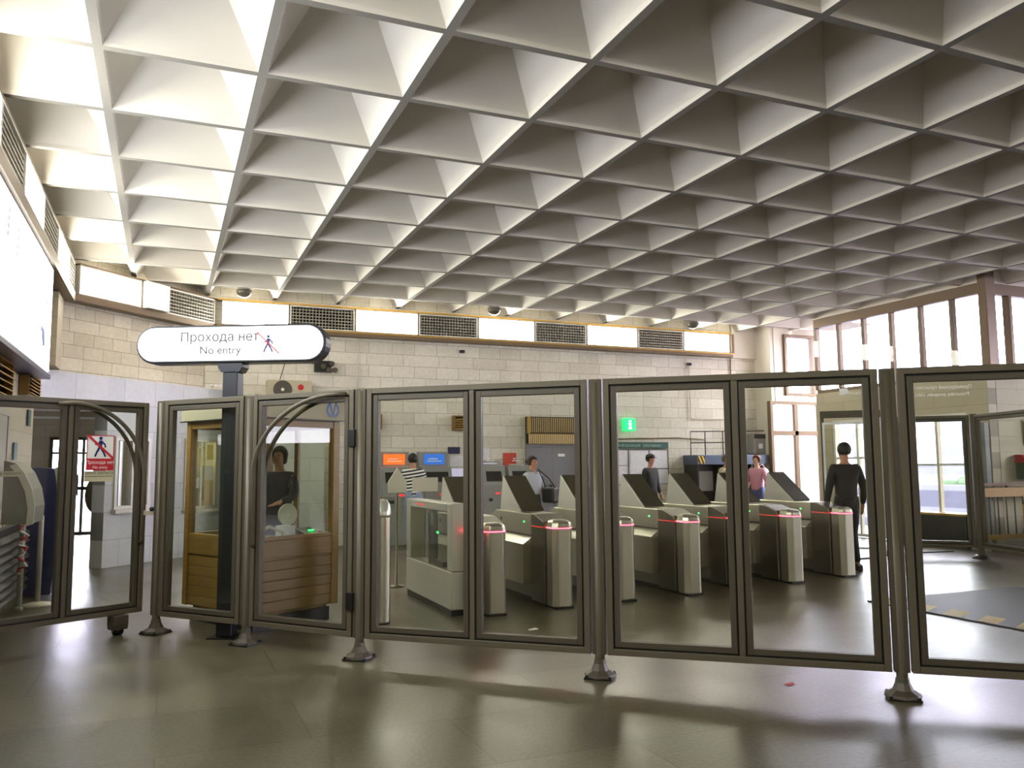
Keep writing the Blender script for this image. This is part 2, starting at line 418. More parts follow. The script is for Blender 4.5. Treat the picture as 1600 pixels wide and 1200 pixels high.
struct(MB().box(13.06, 13.30, 9.70, 9.86, 3.0, 5.0).build('trim_2', m_bronze, bev=0.01))
band_window('window_2', (13.36, 9.85), (22.1, 9.85), 3.11, 4.48, [0.02 + 0.52 * 0 + k for k in (0, 0.48, 1.15, 1.85, 2.55, 3.25, 3.95, 4.65, 5.35, 6.05, 6.75, 7.45, 8.15, 8.65)])
struct(MB().box(13.15, 22.2, 9.86, 10.05, 4.68, 5.75).build('wall_south_east_upper', m_plaster))
struct(MB().box(13.16, 13.35, 9.85, 13.95, 4.68, 5.75).build('wall_right_upper', m_plaster))
w3 = struct(MB().frame(13.57, 14.48, 3.12, 4.60, 0.07, 15.33, 15.45).build('window_3', m_bronze))
MB().box(13.64, 14.41, 15.40, 15.406, 3.19, 4.53).build('window_pane', m_glass_w, w3)
# frosted panel window under it
w4 = struct(MB().frame(13.05, 14.55, 0.0, 2.98, 0.07, 15.30, 15.42).box(13.12, 14.48, 15.30, 15.42, 2.18, 2.28).box(13.76, 13.86, 15.30, 15.42, 0.07, 2.91).build('window_4', m_bronze))
for (a, b, c, e) in ((13.14, 13.75, 2.29, 2.90), (13.87, 14.47, 2.29, 2.90), (13.14, 13.75, 0.08, 2.17), (13.87, 14.47, 0.08, 2.17)):
    MB().box(a, b, 15.36, 15.37, c, e).build('frosted_pane', m_white_frost, w4)
# door and window in the lower east wall
def wall_window(name, y0, y1, z0, z1, nx, nz):
    f = MB()
    for (a, b) in ((y0, y0 + .06), (y1 - .06, y1)): f.box(13.16, 13.26, a, b, z0, z1)
    f.box(13.16, 13.26, y0 + .06, y1 - .06, z0, z0 + .06); f.box(13.16, 13.26, y0 + .06, y1 - .06, z1 - .06, z1)
    for k in range(1, nx): y = y0 + (y1 - y0) * k / nx; f.box(13.17, 13.25, y - .025, y + .025, z0 + .06, z1 - .06)
    for k in range(1, nz): z = z0 + (z1 - z0) * k / nz; f.box(13.18, 13.24, y0 + .06, y1 - .06, z - .02, z + .02)
    o = struct(f.build(name, m_lampframe))
    MB().box(13.205, 13.211, y0 + .06, y1 - .06, z0 + .06, z1 - .06).build('window_pane', m_glass_w, o)
wall_window('window_5', 10.30, 11.60, 0.55, 2.40, 2, 2)
wall_window('door_3', 12.20, 13.50, 0.02, 2.42, 2, 3)

# exit doors at the end of the passage
dr = struct(MB().frame(-2.45, -0.95, 0.0, 2.24, 0.07, 21.46, 21.56).box(-1.78, -1.72, 21.46, 21.56, .07, 2.17).box(-2.38, -1.02, 21.46, 21.56, 1.02, 1.1).box(-2.38, -1.02, 21.47, 21.55, 1.85, 1.9).build('door_2', m_frame2))
for a, b in ((-2.38, -1.79), (-1.71, -1.02)): MB().box(a, b, 21.5, 21.506, .08, 2.16).build('door_pane', m_glass_w, dr)
MB().tube([(-1.84, 21.44, 0.9), (-1.84, 21.38, 0.95), (-1.84, 21.38, 1.35), (-1.84, 21.44, 1.4)], 0.018).build('door_handle', m_black, dr)
# ticket office windows
ux, uy = Vector((1, 1)).normalized()
def office_window(name, s0, s1, z0, z1, lit):
    f = MB().frame(s0, s1, z0, z1, 0.05, -0.03, 0.10).box(s0 - .03, s1 + .03, -0.10, 0.0, z0 - .06, z0 - .005)
    f.box((s0 + s1) / 2 - .02, (s0 + s1) / 2 + .02, -0.02, 0.08, z0 + .05, z1 - .05)
    o = struct(f.build(name, m_louver, None, (-0.84, 14.08, 0), PI / 4))
    MB().box(s0 + .05, s1 - .05, 0.03, 0.036, z0 + .05, z1 - .05).build('window_pane', m_glass_w, o)
    return o
office_window('window_6', 0.16, 0.86, 0.88, 2.0, False)
office_window('window_7', 1.62, 2.40, 0.80, 2.02, True)
# lit office seen through window_7, and its dark neighbour
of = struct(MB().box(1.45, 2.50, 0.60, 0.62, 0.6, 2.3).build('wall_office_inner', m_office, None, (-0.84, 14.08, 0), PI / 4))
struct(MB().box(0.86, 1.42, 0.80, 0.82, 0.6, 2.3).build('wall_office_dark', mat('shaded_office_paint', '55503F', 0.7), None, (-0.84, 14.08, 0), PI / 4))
cb = thing('office_cabinet', 'orange wooden cabinet inside the lit ticket office window', 'cabinet', (-0.84, 14.08, 0), PI / 4)
MB().box(1.68, 2.12, 0.36, 0.56, 0.0, 1.45).build('body', m_orange, cb); MB().box(1.70, 1.89, 0.345, 0.358, 0.9, 1.40).build('door', m_orange, cb)
for k, (a, z, w, h, mm) in enumerate([(1.72, 1.62, .16, .22, m_paper), (1.96, 1.55, .13, .30, m_paper_y), (2.14, 1.30, .18, .24, m_paper), (1.92, 1.16, .14, .18, m_paper), (2.16, 1.66, .15, .26, m_paper_y)]):
    tag(MB().box(a, a + w, 0.004, 0.010, z, z + h).build('notice_sheet', mm, None, (-0.84, 14.08, 0), PI / 4),
        ['white printed notice at the upper left of the lit office window', 'tall yellow notice in the middle of the lit office window', 'white notice low on the right of the lit office window',
         'small white notice under the tall yellow one in the office window', 'yellow notice at the upper right of the lit office window'][k], 'notice')

# ------------------------------------------------------------ strip of lamp boxes and louvres under the ceiling
ZS0, ZS1 = 4.15, 4.60
def lamp_box(w, loc, rz, label, deep=0.0):
    t = thing('lamp_box', label, 'lamp', loc, rz, 'lamp boxes in the strip under the ceiling')
    MB().box(0, w, 0.0 - deep, 0.14, 0, .02).box(0, w, -deep, 0.14, ZS1 - ZS0 - .02, ZS1 - ZS0).box(0, .02, -deep, 0.14, .02, ZS1 - ZS0 - .02).box(w - .02, w, -deep, 0.14, .02, ZS1 - ZS0 - .02).box(.02, w - .02, 0.12, 0.14, .02, ZS1 - ZS0 - .02).build('housing', m_lampframe, t)
    MB().box(.02, w - .02, 0.01 - deep, 0.03 - deep, .02, ZS1 - ZS0 - .02).build('diffuser', m_lamp, t)
    return t
def louver(w, loc, rz, label, egg=False):
    t = thing('ceiling_louver', label, 'louvre', loc, rz, 'louvres in the strip under the ceiling')
    H = ZS1 - ZS0
    MB().frame(0, w, 0, H, 0.025, 0, 0.12).build('frame', m_lampframe, t)
    MB().box(.025, w - .025, 0.115, 0.12, .025, H - .025).build('backing', m_darkvoid, t)
    g = MB(); n = 6
    for k in range(n):
        z = .045 + (H - .09) * (k + .5) / n
        g.prism([(0.012, z - .012), (0.10, z + .014), (0.10, z + .020), (0.012, z - .002)], .026, w - .026)
    k = int(w / 0.06)
    for q in range(1, k): g.box(w * q / k - .003, w * q / k + .003, 0.02, 0.10, .026, H - .026)
    gg = g.build('slats', m_louver, t)
    return t
xb = [0.87, 2.10, 3.36, 4.65, 5.94, 7.24, 8.50, 9.81, 11.05, 12.37]
nm = ['far left', 'second', 'third', 'fourth', 'fifth']
ords = ['nearest the corner', 'above the fan unit', 'above the orange screen machine', 'above the payphone posters', 'above the striped shirt person', 'above the grey double door', 'above the green letter sign', 'above the information board', 'at the right end of the row']
for k in range(9):
    a, b = xb[k] + .01, xb[k + 1] - .01
    if k % 2 == 0: lamp_box(b - a, (a, 15.84, ZS0), 0, 'long white lit lamp box on the back wall, ' + ['nearest the left corner', 'second from the left', 'middle one of five', 'fourth from the left', 'last one at the right end'][k // 2])
    else: louver(b - a, (a, 15.84, ZS0), 0, 'grey slatted louvre on the back wall, ' + ['leftmost, right of the no entry sign', 'second from the left', 'third from the left', 'last one at the right end'][k // 2])
E0 = 'end_cap'
# corner (45 degrees)
lamp_box(1.18, (-1.28, 13.80, ZS0), PI / 4, 'white lit lamp box across the cut corner, left of its brighter neighbour')
lamp_box(0.48, (-0.42, 14.66, ZS0), PI / 4, 'short white lit lamp box standing forward in the cut corner', 0.10)
louver(1.18, (-0.07, 15.01, ZS0), PI / 4, 'grey egg crate louvre at the right of the cut corner')
# left wall: going away from the camera, local x runs towards the camera
yl = [13.72, 12.98, 11.68, 10.33, 8.98, 7.68, 6.38, 5.08, 3.78, 2.48, 1.18, -0.12, -1.42]
for k in range(12):
    b, a = yl[k] - .01, yl[k + 1] + .01
    if k % 2 == 0: louver(b - a, (-1.34, a, ZS0), PI / 2, 'louvre on the left wall, %s' % ['touching the cut corner', 'second from the corner', 'third from the corner at the frame edge', 'out of frame, first', 'out of frame, second', 'out of frame, third'][k // 2])
    else: lamp_box(b - a, (-1.34, a, ZS0), PI / 2, 'white lit lamp box on the left wall, %s' % ['nearest the cut corner', 'second from the cut corner', 'third from the corner, out of frame', 'fourth, out of frame', 'fifth, out of frame', 'sixth, out of frame'][k // 2])
# the strip goes on along the rear wall (its boxes mirror in the front panes)
for k in range(9):
    a = 12.6 - k * 1.5
    if k % 2 == 0: lamp_box(1.44, (a, -7.58, ZS0), PI, 'white lit lamp box on the rear wall behind the viewer, %s' % ['farthest right', 'second from right', 'middle one', 'fourth from right', 'last at left'][k // 2])
    else: louver(1.44, (a, -7.58, ZS0), PI, 'grey louvre on the rear wall behind the viewer, %s' % ['farthest right', 'second from right', 'third from right', 'last at left'][k // 2])
tr = MB()
tr.box(0.80, 12.42, 15.80, 15.99, ZS0 - .10, ZS0 - .002); tr.box(0.80, 12.42, 15.82, 15.99, ZS1 + .002, ZS1 + .03)
tr.box(12.38, 12.46, 15.80, 15.99, ZS0 - .002, ZS1 + .002)
struct(tr.build('trim_3', m_bronze))
struct(MB().box(0.80, 12.42, 15.812, 15.818, ZS1 + .002, ZS1 + .034).box(0.80, 12.42, 15.795, 15.799, ZS0 - .035, ZS0 - .015).build('trim_5', m_gold))
struct(MB().box(-0.2, 2.95, -0.02, 0.18, ZS0 - .11, ZS0 - .002).box(0, 2.95, 0.0, 0.18, ZS1 + .002, ZS1 + .03).build('trim_6', m_bronze, None, (-1.28, 13.80, 0), PI / 4))
struct(MB().box(-1.59, -1.32, -1.42, 13.70, ZS0 - .14, ZS0 - .002).box(-1.59, -1.34, -1.42, 13.70, ZS1 + .002, ZS1 + .03).build('trim_7', m_bronze))
# advert light box on the left wall
ad = thing('advert_light_box', 'large white lit advertising light box high on the left wall', 'advert', (-1.59, 3.2, 2.66))
MB().box(0, .23, 0, 8.2, 0, 1.34).build('housing', m_lampframe, ad)
MB().box(.231, .245, .04, 8.16, .04, 1.30).build('lit_face', emit('advert_lit_face', 'F4FAFF', ADV), ad)
MB().box(0, .26, -.02, 8.22, -.05, -.001).build('lower_rim', mat('dark_blue_rim', '1C1C50', 0.4), ad)
MB().box(.247, .250, 7.30, 7.34, .25, .95).add([(.2475, 7.30, .50), (.2475, 7.62, .46), (.2475, 7.70, .30), (.2475, 7.5, .26)], [(0, 1, 2, 3)]).add([(.2475, 7.55, .80), (.2475, 7.75, .86), (.2475, 7.75, .70)], [(0, 1, 2)]).build('printed_shape', mat('advert_blue_print', '6C84C8', 0.5), ad)
MB().add([(.2475, 5.0, .9), (.2475, 5.06, .9), (.2475, 5.10, 1.2), (.2475, 5.05, 1.2)], [(0, 1, 2, 3)]).build('printed_stroke', mat('advert_red_print', 'C86070', 0.5), ad)
MB().add([(.2475, 5.5, .8), (.2475, 5.56, .8), (.2475, 5.60, 1.15), (.2475, 5.55, 1.15)], [(0, 1, 2, 3)]).build('printed_stroke', bpy.data.materials['advert_red_print'], ad)
# pilaster and marble ledge in the corner
struct(MB().box(-1.59, -1.45, 12.9, 13.5, 2.95, 4.0).build('trim_8', m_wall_plain))

# dome lamps on the ceiling edge
for (x, lb) in ((1.2, 'above the lamp box next to the cut corner'), (5.99, 'above the third lit lamp box'), (10.76, 'near the right end of the lamp strip')):
    t = thing('dome_lamp', 'round smoked dome fitting, ' + lb, 'lamp', (x, 15.06, CZ - .115), 0, 'dome fittings along the back wall')
    MB().lathe([(.02, .115), (.02, .10), (.11, .10), (.13, .07)], n=20).build('mount', m_grey, t)
    MB().lathe([(.13, .07), (.135, .03), (.10, -.03), (.04, -.06)], n=20).build('dome', mat('smoked_dome', '5B5548', 0.3), t)

# ------------------------------------------------------------ the glass barrier in front
def sub_frame(mb, x0, x1, z0, z1, w, d): mb.frame(x0, x1, z0, z1, w, -d / 2, d / 2)
ZB, ZT = 0.165, 2.15
def barrier_panel(name, A, B, label, cat='barrier', panes=2, group='glass barrier panels', zb=ZB, zt=ZT, inset=0.06):
    A = Vector(A); B = Vector(B); d = B - A; L = d.length; rz = math.atan2(d.y, d.x)
    t = thing(name, label, cat, (A.x, A.y, 0), rz, group)
    x0, x1 = inset, L - inset
    f = MB(); f.frame(x0, x1, zb, zt, 0.045, -0.035, 0.035)
    if panes == 2: xm = (x0 + x1) / 2; f.box(xm - .020, xm + .020, -.035, .035, zb + .045, zt - .045)
    f.build('outer_frame', m_frame, t, bev=0.004)
    bays = [(x0 + .045, (x0 + x1) / 2 - .02), ((x0 + x1) / 2 + .02, x1 - .045)] if panes == 2 else [(x0 + .045, x1 - .045)]
    for a, b in bays:
        MB().frame(a + .001, b - .001, zb + .046, zt - .046, 0.011, -.015, .015).build('gasket', m_gasket, t)
        MB().frame(a + .012, b - .012, zb + .057, zt - .057, 0.042, -.028, .028).build('inner_frame', m_frame2, t, bev=0.004)
        MB().box(a + .054, b - .054, -.003, .003, zb + .099, zt - .099).build('glass_pane', m_glass, t)
    return t
def barrier_post(p, label, rz, rect=True):
    t = thing('barrier_post', label, 'post', (p[0], p[1], 0), rz, 'posts of the glass barrier')
    MB().lathe([(.036, .06), (.036, ZB - .005), (.036, ZT - .02)], n=18).build('tube', m_frame, t)
    MB().box(-.048, .048, -.030, .030, ZB, ZT).build('channel', m_frame2, t, bev=0.006)
    MB().lathe([(.115, .012), (.11, .03), (.065, .055), (.045, .10), (.04, .13)], n=8, smooth=False).build('base_collar', m_frame2, t)
    b = MB().box(-.10, .10, -.10, .10, 0.0, .014); b.build('base_plate', m_black, t)
    q = MB()
    for sx in (-1, 1):
        for sy in (-1, 1): q.lathe([(.011, .014), (.011, .026), (.006, .03)], (sx * .082, sy * .082), n=6)
    for bi, (sx, sy) in enumerate(((-1, -1), (-1, 1), (1, -1), (1, 1))):
        MB().lathe([(.011, .014), (.011, .026), (.006, .03)], (sx * .085, sy * .085), n=6).build('bolt', m_black, t)
    return t
P1, P2, P3, P4, P5 = (4.46, 4.07), (2.93, 5.34), (1.47, 6.63), (0.69, 7.57), (-0.03, 8.42)
P0 = (5.97, 2.82)
ang = math.atan2(P1[1] - P2[1], P1[0] - P2[0])
barrier_post(P1, 'grey post rising from the floor between the two rightmost front glass panels', ang)
barrier_post(P2, 'grey post in the middle of the front glass barrier, right of the first turnstiles', ang)
barrier_post(P3, 'grey post beside the hinged gate, left end of the long glass panels', ang)
barrier_post(P4, 'grey post with square foot between the two narrow gate panels before the booth', ang - .12)
barrier_post(P5, 'grey round post left of the wooden booth, by the open gate', ang - .15)
barrier_post(P0, 'grey barrier post beyond the right edge of the picture', ang)
pr = barrier_panel('glass_barrier_panel', P1, P0, 'front glass panel running out of the picture at the right edge')
barrier_panel('glass_barrier_panel', P2, P1, 'wide two pane glass panel in front of the right hand turnstiles')
barrier_panel('glass_barrier_panel', P3, P2, 'wide two pane glass panel in front of the leftmost turnstiles and striped shirt person')
barrier_panel('glass_barrier_panel', P5, P4, 'narrow single pane glass panel before the left face of the booth', panes=1)
# hinged gate with arched tube, between P4 and P3
g1 = barrier_panel('barrier_gate', P4, P3, 'narrow hinged glass gate with arched tubes, before the right face of the booth', 'gate', panes=1, group='hinged gates with arched tubes')
L1 = (Vector(P3) - Vector(P4)).length
def arc_pts(xa, za, xb, zb_, y, flip, zend):
    """quarter ellipse from the top point (xa,za) to the side (xb,zb_), then straight down to zend"""
    pts = []
    for k in range(17):
        a = PI / 2 * k / 16
        pts.append((xa + (xb - xa) * math.sin(a), y, zb_ + (za - zb_) * math.cos(a)))
    pts.append((xb, y, zend)); return pts
for y in (-0.075, 0.075):
    MB().tube([(L1 - .14, y * .4, ZT - .04)] + arc_pts(L1 - .20, ZT - .035, 0.10, 1.42, y, False, .86) + [(0.10, y * .4, .84)], 0.019).build('arched_tube', m_frame, g1)
for z in (1.75, 0.45):
    MB().box(L1 - .10, L1 - .03, -.06, .05, z - .07, z + .07).build('hinge', m_black, g1, bev=.004)
# open gate on the left
GA, GB = (-1.42, 7.92), (-0.17, 8.62)
g2 = barrier_panel('barrier_gate', GA, GB, 'open two pane glass gate at the left edge with a caster wheel underneath', 'gate', panes=2, group='hinged gates with arched tubes', inset=0.0, zb=0.18, zt=2.14)
L2 = (Vector(GB) - Vector(GA)).length
for y in (-0.075, 0.075):
    MB().tube([(L2 * .42, y * .4, 2.09)] + arc_pts(L2 * .5, 2.10, L2 - .05, 1.42, y, True, .84) + [(L2 - .05, y * .4, .82)], 0.019).build('arched_tube', m_frame, g2)
ch = MB().prism([(-.055, .05), (.055, .05), (.065, .10), (.065, .178), (-.065, .178), (-.065, .10)], -.07, .07, 'x').build('caster_housing', m_frame2, g2, (L2 - .22, -.02, 0), bev=.008)
MB().prism([(.045 * math.cos(k * PI / 8), .045 + .045 * math.sin(k * PI / 8)) for k in range(16)], -.035, .035, 'x', True).build('wheel', m_black, ch)
# latch between gate and post
lt = thing('gate_latch', 'small chrome latch between the open gate and the round post', 'latch', (-0.10, 8.50, 1.10))
MB().box(-.07, .05, -.02, .02, -.02, .02).build('bolt_bar', m_steel, lt); MB().ball((0.0, -.03, .035), .022).build('knob', m_black, lt)
# keep-out sign on the gate glass
sg = thing('no_entry_sign', 'white and red no entry sign with crossed walking man on the left gate glass', 'sign', (0, 0, 0))
sg.parent = None
d2 = (Vector(GB) - Vector(GA)).normalized(); nrm = Vector((d2.y, -d2.x))
def pictogram(parent, cx, cz, s, y, m, extra=0.0):
    """walking figure, s = height"""
    g = MB(); th = .001
    def bar(p, q, w):
        p = Vector((p[0], 0, p[1])); q = Vector((q[0], 0, q[1])); d = (q - p).normalized(); n = Vector((-d.z, 0, d.x)) * w / 2
        c = [p + n, q + n, q - n, p - n]
        g.add([(cx + v.x * s, y - th, cz + v.z * s) for v in c] + [(cx + v.x * s, y, cz + v.z * s) for v in c], [(0, 1, 2, 3), (7, 6, 5, 4), (0, 4, 5, 1), (1, 5, 6, 2), (2, 6, 7, 3), (3, 7, 4, 0)])
    n = 12
    g.prism([(cx + (-.01 + .085 * math.cos(2 * PI * k / n)) * s, cz + (.42 + .085 * math.sin(2 * PI * k / n)) * s) for k in range(n)], y - th, y, 'y')
    bar((0.0, .31), (-.03, -.03), .17)
    bar((.02, .28), (.20, .12), .075); bar((.20, .13), (.22, -.02), .07)
    bar((-.03, .27), (-.17, .10), .075); bar((-.17, .12), (-.27, .14), .065)
    bar((.0, 0.0), (.12, -.22), .10); bar((.12, -.20), (.24, -.46), .085)
    bar((-.05, 0.0), (-.16, -.22), .10); bar((-.16, -.20), (-.26, -.46), .085)
    return g.build('walking_figure', m, parent)
c = Vector(GA) + d2 * 1.0 + nrm * 0.040
sg.location = (c.x, c.y, 0); sg.rotation_euler = (0, 0, math.atan2(d2.y, d2.x))
MB().box(-.145, .105, 0.0, .003, 1.50, 1.82).build('plate', m_white, sg)
MB().box(-.145, .105, -.002, -.0005, 1.50, 1.60).frame(-.145, .105, 1.60, 1.82, .008, -.002, -.0005).build('red_band', m_red, sg)
pictogram(sg, -.02, 1.712, .19, -.002, m_picto)
MB().add([(-.14, -.005, 1.82), (-.125, -.005, 1.82), (.10, -.005, 1.62), (.10, -.005, 1.605), (.085, -.005, 1.605), (-.14, -.005, 1.805)], [(0, 1, 2, 3, 4, 5)]).build('red_slash', m_red, sg)
text('lettering', 'Прохода нет', .042, m_white, sg, (-.02, -.004, 1.572)); text('lettering', 'No entry', .036, m_white, sg, (-.02, -.004, 1.528))
sg2 = thing('door_closed_notice', 'pale notice reading door closed in Cyrillic, below the red and white sign', 'notice', sg.location, math.atan2(d2.y, d2.x))
MB().box(-.155, .105, 0.0, .002, 1.40, 1.495).build('plate', mat('cream_notice', 'C6BF9E', 0.6), sg2)
text('lettering', 'ДВЕРЬ ЗАКРЫТА', .031, m_text, sg2, (-.025, -.002, 1.475)); MB().box(-.15, .10, -.002, -.001, 1.445, 1.449).build('rule', m_text, sg2)
c = Vector(GA) + d2 * 0.20 + nrm * 0.040
sg3 = thing('door_closed_notice', 'narrow pale notice with dark Cyrillic letters at the left frame edge', 'notice', (c.x, c.y, 0), math.atan2(d2.y, d2.x))
MB().box(-.12, .12, 0.0, .002, 1.455, 1.50).build('plate', mat('cream_notice_b', 'A9A48C', 0.6), sg3)
text('lettering', 'ДВЕРЬ ЗАКРЫТА', .028, m_text, sg3, (0, -.002, 1.478))
# mirrored lettering stuck on the right-hand glass
dirp = (Vector(P0) - Vector(P1)).normalized(); aa = math.atan2(dirp.y, dirp.x)
ts = thing('glass_lettering', 'mirrored white street direction lettering on the right hand glass pane', 'lettering', (P1[0], P1[1], 0), aa)
text('lettering', 'Приморский проспект,', .032, m_white, ts, (.33, -.006, 2.012), align='CENTER', mirror=True)
text('lettering', 'Primorskiy prospekt, Usha', .030, m_white, ts, (.33, -.006, 1.965), align='CENTER', mirror=True)
dirq = (Vector(P1) - Vector(P2)).normalized(); ab = math.atan2(dirq.y, dirq.x); Lq = (Vector(P1) - Vector(P2)).length
ta = thing('glass_arrow', 'small white arrow sticker at the top corner of the glass before the last turnstile', 'arrow', (P2[0], P2[1], 0), ab)
MB().prism([(0, 0), (0, .05), (.018, .038), (.052, .012), (.066, .012), (.030, .042), (.05, .05)], -.006, -.004, 'y').build('arrow', m_white, ta, (Lq - .30, 0, 1.975))
text('lettering', 'ул. Савушкина', .018, m_white, ta, (Lq - .20, -.006, 1.99), mirror=True)

# ------------------------------------------------------------ the lit sign on its pole
def stadium(w, h, n=14, dx=0, dz=0):
    r = h / 2; pts = []
    for k in range(n + 1): a = -PI / 2 + PI * k / n; pts.append((w / 2 - r + r * math.cos(a) + dx, r * math.sin(a) + dz))
    for k in range(n + 1): a = PI / 2 + PI * k / n; pts.append((-w / 2 + r + r * math.cos(a) + dx, r * math.sin(a) + dz))
    return pts
sx, sy = 0.56, 7.98
ns = thing('no_entry_light_sign', 'long white lit sign with rounded ends reading No entry, on a charcoal pole', 'sign', (sx, sy, 0), math.radians(-27))
ZC = 2.655
MB().prism([(x, z + ZC) for x, z in stadium(1.80, .355)], -.09, .09, 'y').build('sign_case', m_pole, ns, bev=.012)
MB().prism([(x, z + ZC) for x, z in stadium(1.755, .312)], -.098, -.091, 'y').build('sign_face', m_signface, ns)
text('lettering', 'Прохода нет', .122, m_text, ns, (-.10, -.101, ZC + .060), weight=.012); text('lettering', 'No entry', .105, m_text, ns, (-.09, -.101, ZC - .062), weight=.012)
pictogram(ns, .365, ZC - .01, .165, -.099, m_picto)
MB().add([(.245, -.102, ZC + .105), (.26, -.102, ZC + .105), (.475, -.102, ZC - .10), (.46, -.102, ZC - .10)], [(0, 1, 2, 3)]).build('red_slash', m_red, ns)
MB().prism([(-.115, 2.475), (-.115, 2.44), (-.085, 2.395), (.085, 2.395), (.115, 2.44), (.115, 2.475)], -.08, .08, 'y').build('pole_capital', m_pole, ns)
MB().box(-.072, .072, -.072, .072, .012, 2.394).build('pole', m_pole, ns, bev=.01)
MB().box(-.13, .13, -.13, .13, 0, .012).build('base_plate', m_black, ns)

# ------------------------------------------------------------ the wooden booth
BA = math.radians(28)
bt = thing('ticket_booth', 'honey wood inspector booth with large windows behind the glass barrier', 'booth', (0.77, 8.0, 0), BA)
BW, BD = 1.00, 1.22
bz0, bz1, bs, bw0 = .15, 1.99, .86, 1.97
pm = MB()
for i, (x, y) in enumerate(((0, 0), (BW - .08, 0), (0, BD - .08), (BW - .08, BD - .08))):
    MB().box(x, x + .08, y, y + .08, bz0, bz1).build('corner_post', m_wood, bt, bev=.006)
def skirt(nm, A, B):
    s_ = MB(); n = 5; h = (bs - .06 - bz0 - .17) / n
    (x0, y0), (x1, y1) = A, B
    if y0 == y1:
        yo = y0
        for k in range(n): s_.box(x0, x1, yo + .016, yo + .040, bz0 + .012 + k * h, bz0 + (k + 1) * h - .004 + .012)
        s_.box(x0, x1, yo + .008, yo + .045, bs - .20, bs - .035); s_.box(x0, x1, yo + .030, yo + .042, bz0, bs - .03)
    else:
        for k in range(n): s_.box(x0 + .016, x0 + .040, y0, y1, bz0 + .012 + k * h, bz0 + (k + 1) * h - .004 + .012)
        s_.box(x0 + .008, x0 + .045, y0, y1, bs - .20, bs - .035); s_.box(x0 + .030, x0 + .042, y0, y1, bz0, bs - .03)
    s_.build(nm, m_wood_h, bt, bev=.004)
skirt('plank_panel', (.08, 0), (BW - .08, 0)); skirt('plank_panel', (0, .08), (0, BD - .08))
skirt('plank_panel', (.08, BD - .06), (BW - .08, BD - .06)); skirt('plank_panel', (BW - .06, .08), (BW - .06, BD - .08))
for (x0, x1, y0, y1) in ((.08, BW - .08, 0.01, .07), (.08, BW - .08, BD - .07, BD - .01), (.01, .07, .08, BD - .08), (BW - .07, BW - .01, .08, BD - .08)):
    MB().box(x0, x1, y0, y1, bs - .03, bs).build('sill', m_wood, bt); MB().box(x0, x1, y0, y1, bw0 - .06, bz1).build('head_rail', m_wood, bt)
MB().box(.08, BW - .08, .032, .038, bs, bw0 - .06).build('glass_pane', m_glass, bt)
MB().box(.08, BW - .08, BD - .038, BD - .032, bs, bw0 - .06).build('glass_pane', m_glass, bt)
MB().box(.032, .038, .08, BD - .08, bs, bw0 - .06).build('glass_pane', m_glass, bt)
MB().box(BW - .038, BW - .032, .08, BD - .08, bs, bw0 - .06).build('glass_pane', m_glass, bt)
MB().box(BW * .45, BW * .45 + .06, BD - .07, BD - .04, bs, bw0 - .06).build('mullion', m_wood, bt)
MB().box(BW - .07, BW - .04, BD * .5, BD * .5 + .06, bs, bw0 - .06).build('mullion', m_wood, bt)
fs_ = MB()
fs_.box(-.04, BW + .04, -.04, -.01, bz1, 2.20).box(-.04, BW + .04, BD + .01, BD + .04, bz1, 2.20).box(-.04, -.01, -.01, BD + .01, bz1, 2.20).box(BW + .01, BW + .04, -.01, BD + .01, bz1, 2.20)
fs_.build('fascia', m_cream, bt)
MB().box(-.01, BW + .01, -.01, BD + .01, 2.15, 2.18).build('roof', m_cream, bt)
MB().box(-.05, BW + .05, -.05, -.041, bz1 - .012, bz1).build('fascia_trim', m_black, bt); MB().box(-.05, -.041, -.05, BD + .05, bz1 - .012, bz1).build('fascia_trim', m_black, bt)
MB().box(0.08, BW - .08, .08, BD - .08, bz0 - .03, bz0 - .001).build('booth_floor', m_wood_h, bt)
MB().box(.06, BW - .06, .06, BD - .06, 0.0, bz0 - .031).build('plinth', m_black, bt)
# emblem on the fascia: ring open at the bottom around a V
em = MB(); R0 = .098; n = 24
def ring(cx, cz, r1, r2, a0, a1, y, mb):
    vs = []; fs = []; n = 20
    for k in range(n + 1):
        a = a0 + (a1 - a0) * k / n; vs += [(cx + r1 * math.cos(a), y, cz + r1 * math.sin(a)), (cx + r2 * math.cos(a), y, cz + r2 * math.sin(a))]
    for k in range(n): fs.append((2 * k, 2 * k + 2, 2 * k + 3, 2 * k + 1))
    mb.add(vs, fs)
ring(BW - .13, 2.092, .060, .083, PI * .62, PI * 1.38, -.0415, em); ring(BW - .13, 2.092, .060, .083, -PI * .38, PI * .38, -.0415, em)
em.add([(BW - .13 + dx, -.0415, 2.092 + dz) for dx, dz in ((-.048, .085), (-.026, .085), (.002, -.03), (.030, .085), (.046, .085), (.010, -.075), (-.006, -.075))], [(0, 1, 2, 6), (2, 3, 4, 5), (2, 5, 6)])
em.build('metro_emblem', m_blue, bt)
